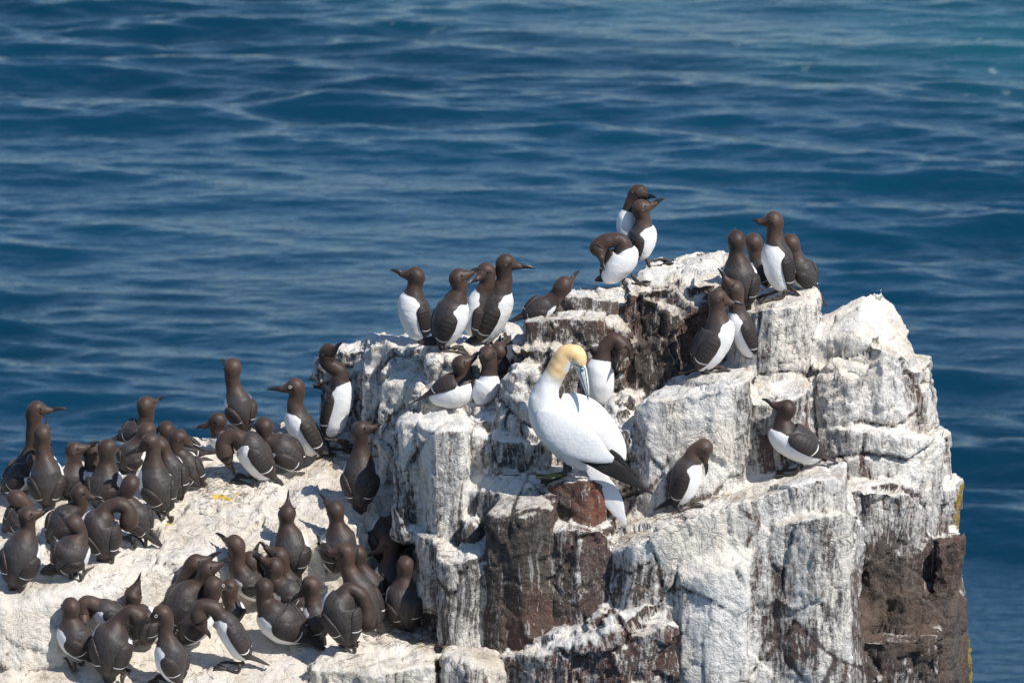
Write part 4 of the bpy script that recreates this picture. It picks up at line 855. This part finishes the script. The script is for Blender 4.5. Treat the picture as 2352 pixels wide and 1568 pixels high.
    if e is not None:
        vv, ff = sphere(e - base + np.array([0, 0.001, 0]), .0085, 14, 10); obj("eye_ring", mesh("eye_ring", vv, ff), GLINE, root)
        vv, ff = sphere(e - base + np.array([0, -.0042, .001]), .0058, 14, 10); ey = obj("eye", mesh("eye", vv, ff), GEYE, root)
        vv, ff = sphere(e - base + np.array([0, -.0085, .001]), .0026, 10, 8); obj("pupil", mesh("pupil", vv, ff), EYE, ey)
    # legs and webbed feet
    for (ax0, ay0, dyy, ang0) in ((700,1040,-.01,150),(735,1040,.07,165)):
        a = pt(ax0, ay0, dyy); g_ = drop(a[0] - .008, a[1] - .0, base[2] + .25); g_ = np.array(g_) if g_ is not None and abs(g_.z - base[2]) < .12 else np.array([a[0], a[1], base[2]])
        g_ = g_ + np.array([0, 0, .012])
        V, F = rods([((a, a * .5 + g_ * .5, g_), [.013, .010, .012])], base); obj("leg", mesh("leg", V, F), GFOOT, root)
        tips = []
        for j, an in enumerate((-38, -12, 14, 40)):
            th_ = math.radians(ang0 + 35 + an); L_ = (.085, .115, .12, .07)[j]; tp = g_ + np.array([math.cos(th_), math.sin(th_), 0]) * L_
            q = drop(tp[0], tp[1], base[2] + .08)
            if q is not None and abs(q.z - g_[2]) < .07: tp[2] = q.z + .008
            tips.append(tp)
        verts = []
        for dz in (.003, -.003):
            for q in [g_] + tips: verts.append(q - base + np.array([0, 0, dz]))
        fcs = []
        for i in (1, 2, 3): fcs += [[0, i, i + 1], [5, 5 + i + 1, 5 + i], [i, 5 + i, 5 + i + 1, i + 1]]
        fcs += [[0, 5, 6, 1], [0, 4, 9, 5]]
        ft = obj("foot", mesh("foot", verts, fcs, smooth=False), GFOOT, root)
        V, F = rods([((g_ + np.array([0, 0, .004]), tp + np.array([0, 0, .003])), [.0017, .0011]) for tp in tips], base); obj("toe_line", mesh("toe_line", V, F), GGREEN, ft)
gannet()

# ---------------------------------------------------------------- straw, feathers and grit lying on the rock
def litter():
    m = simple("dry_straw", (.24, .17, .09), .8, .2); m2 = simple("dark_twig", (.06, .045, .03), .8, .2)
    r = random.Random(3)
    def scatter(name, label, spots, mat, kind="stuff"):
        V, F = [], []
        for (px, py, rx, ry, n) in spots:
            for _ in range(n):
                x, y = px + r.gauss(0, rx), py + r.gauss(0, ry); h = hit(x, y)
                if h is None or h[1].z < .35: continue
                a = r.random() * math.pi; L_ = r.uniform(.006, .028); c = h[0] + Vector((0, 0, .003)); dv = Vector((math.cos(a), math.sin(a), r.uniform(-.1, .25))) * L_
                sd = Vector((-math.sin(a), math.cos(a), .2)) * r.uniform(.0005, .0013); up = Vector((0, 0, .0016)); bnd = Vector((r.uniform(-1, 1), r.uniform(-1, 1), r.uniform(0, .8))) * L_ * .25
                o = len(V)
                for p, w in ((c - dv, .5), (c + bnd, 1), (c + dv, .3)): V += [p - sd * w, p + sd * w, p + up * w]
                for q in (0, 3): F += [[o+q, o+q+3, o+q+4, o+q+1], [o+q+1, o+q+4, o+q+5, o+q+2], [o+q+2, o+q+5, o+q+3, o+q]]
        o = obj(name, mesh(name, V, F), mat); set_tag(o, label, "nest litter", kind=kind)
    scatter("straw", "scraps of dry straw and seaweed strewn over the rock", [(690,1015,45,14,170),(750,1045,30,12,80),(1430,1235,45,14,150),(1560,1185,60,12,100),(1650,1145,50,6,60),(1000,1455,40,14,120),(960,1450,60,20,120),(560,1110,60,20,60),(1080,820,60,10,50),(450,1140,60,30,60),(1460,1370,40,8,60),(900,1420,50,15,80),(1000,1480,40,8,60)], m)
    scatter("twigs", "dark twigs and droppings scattered on the white rock", [(680,1005,45,12,120),(520,1110,60,20,90),(300,1290,120,30,50),(500,1180,120,40,60),(760,1040,40,12,60),(900,1450,80,20,120),(1440,1230,50,15,50),(600,1520,250,25,60),(200,1480,150,30,40),(1540,1180,60,12,40),(1400,640,60,20,20)], m2)
litter()
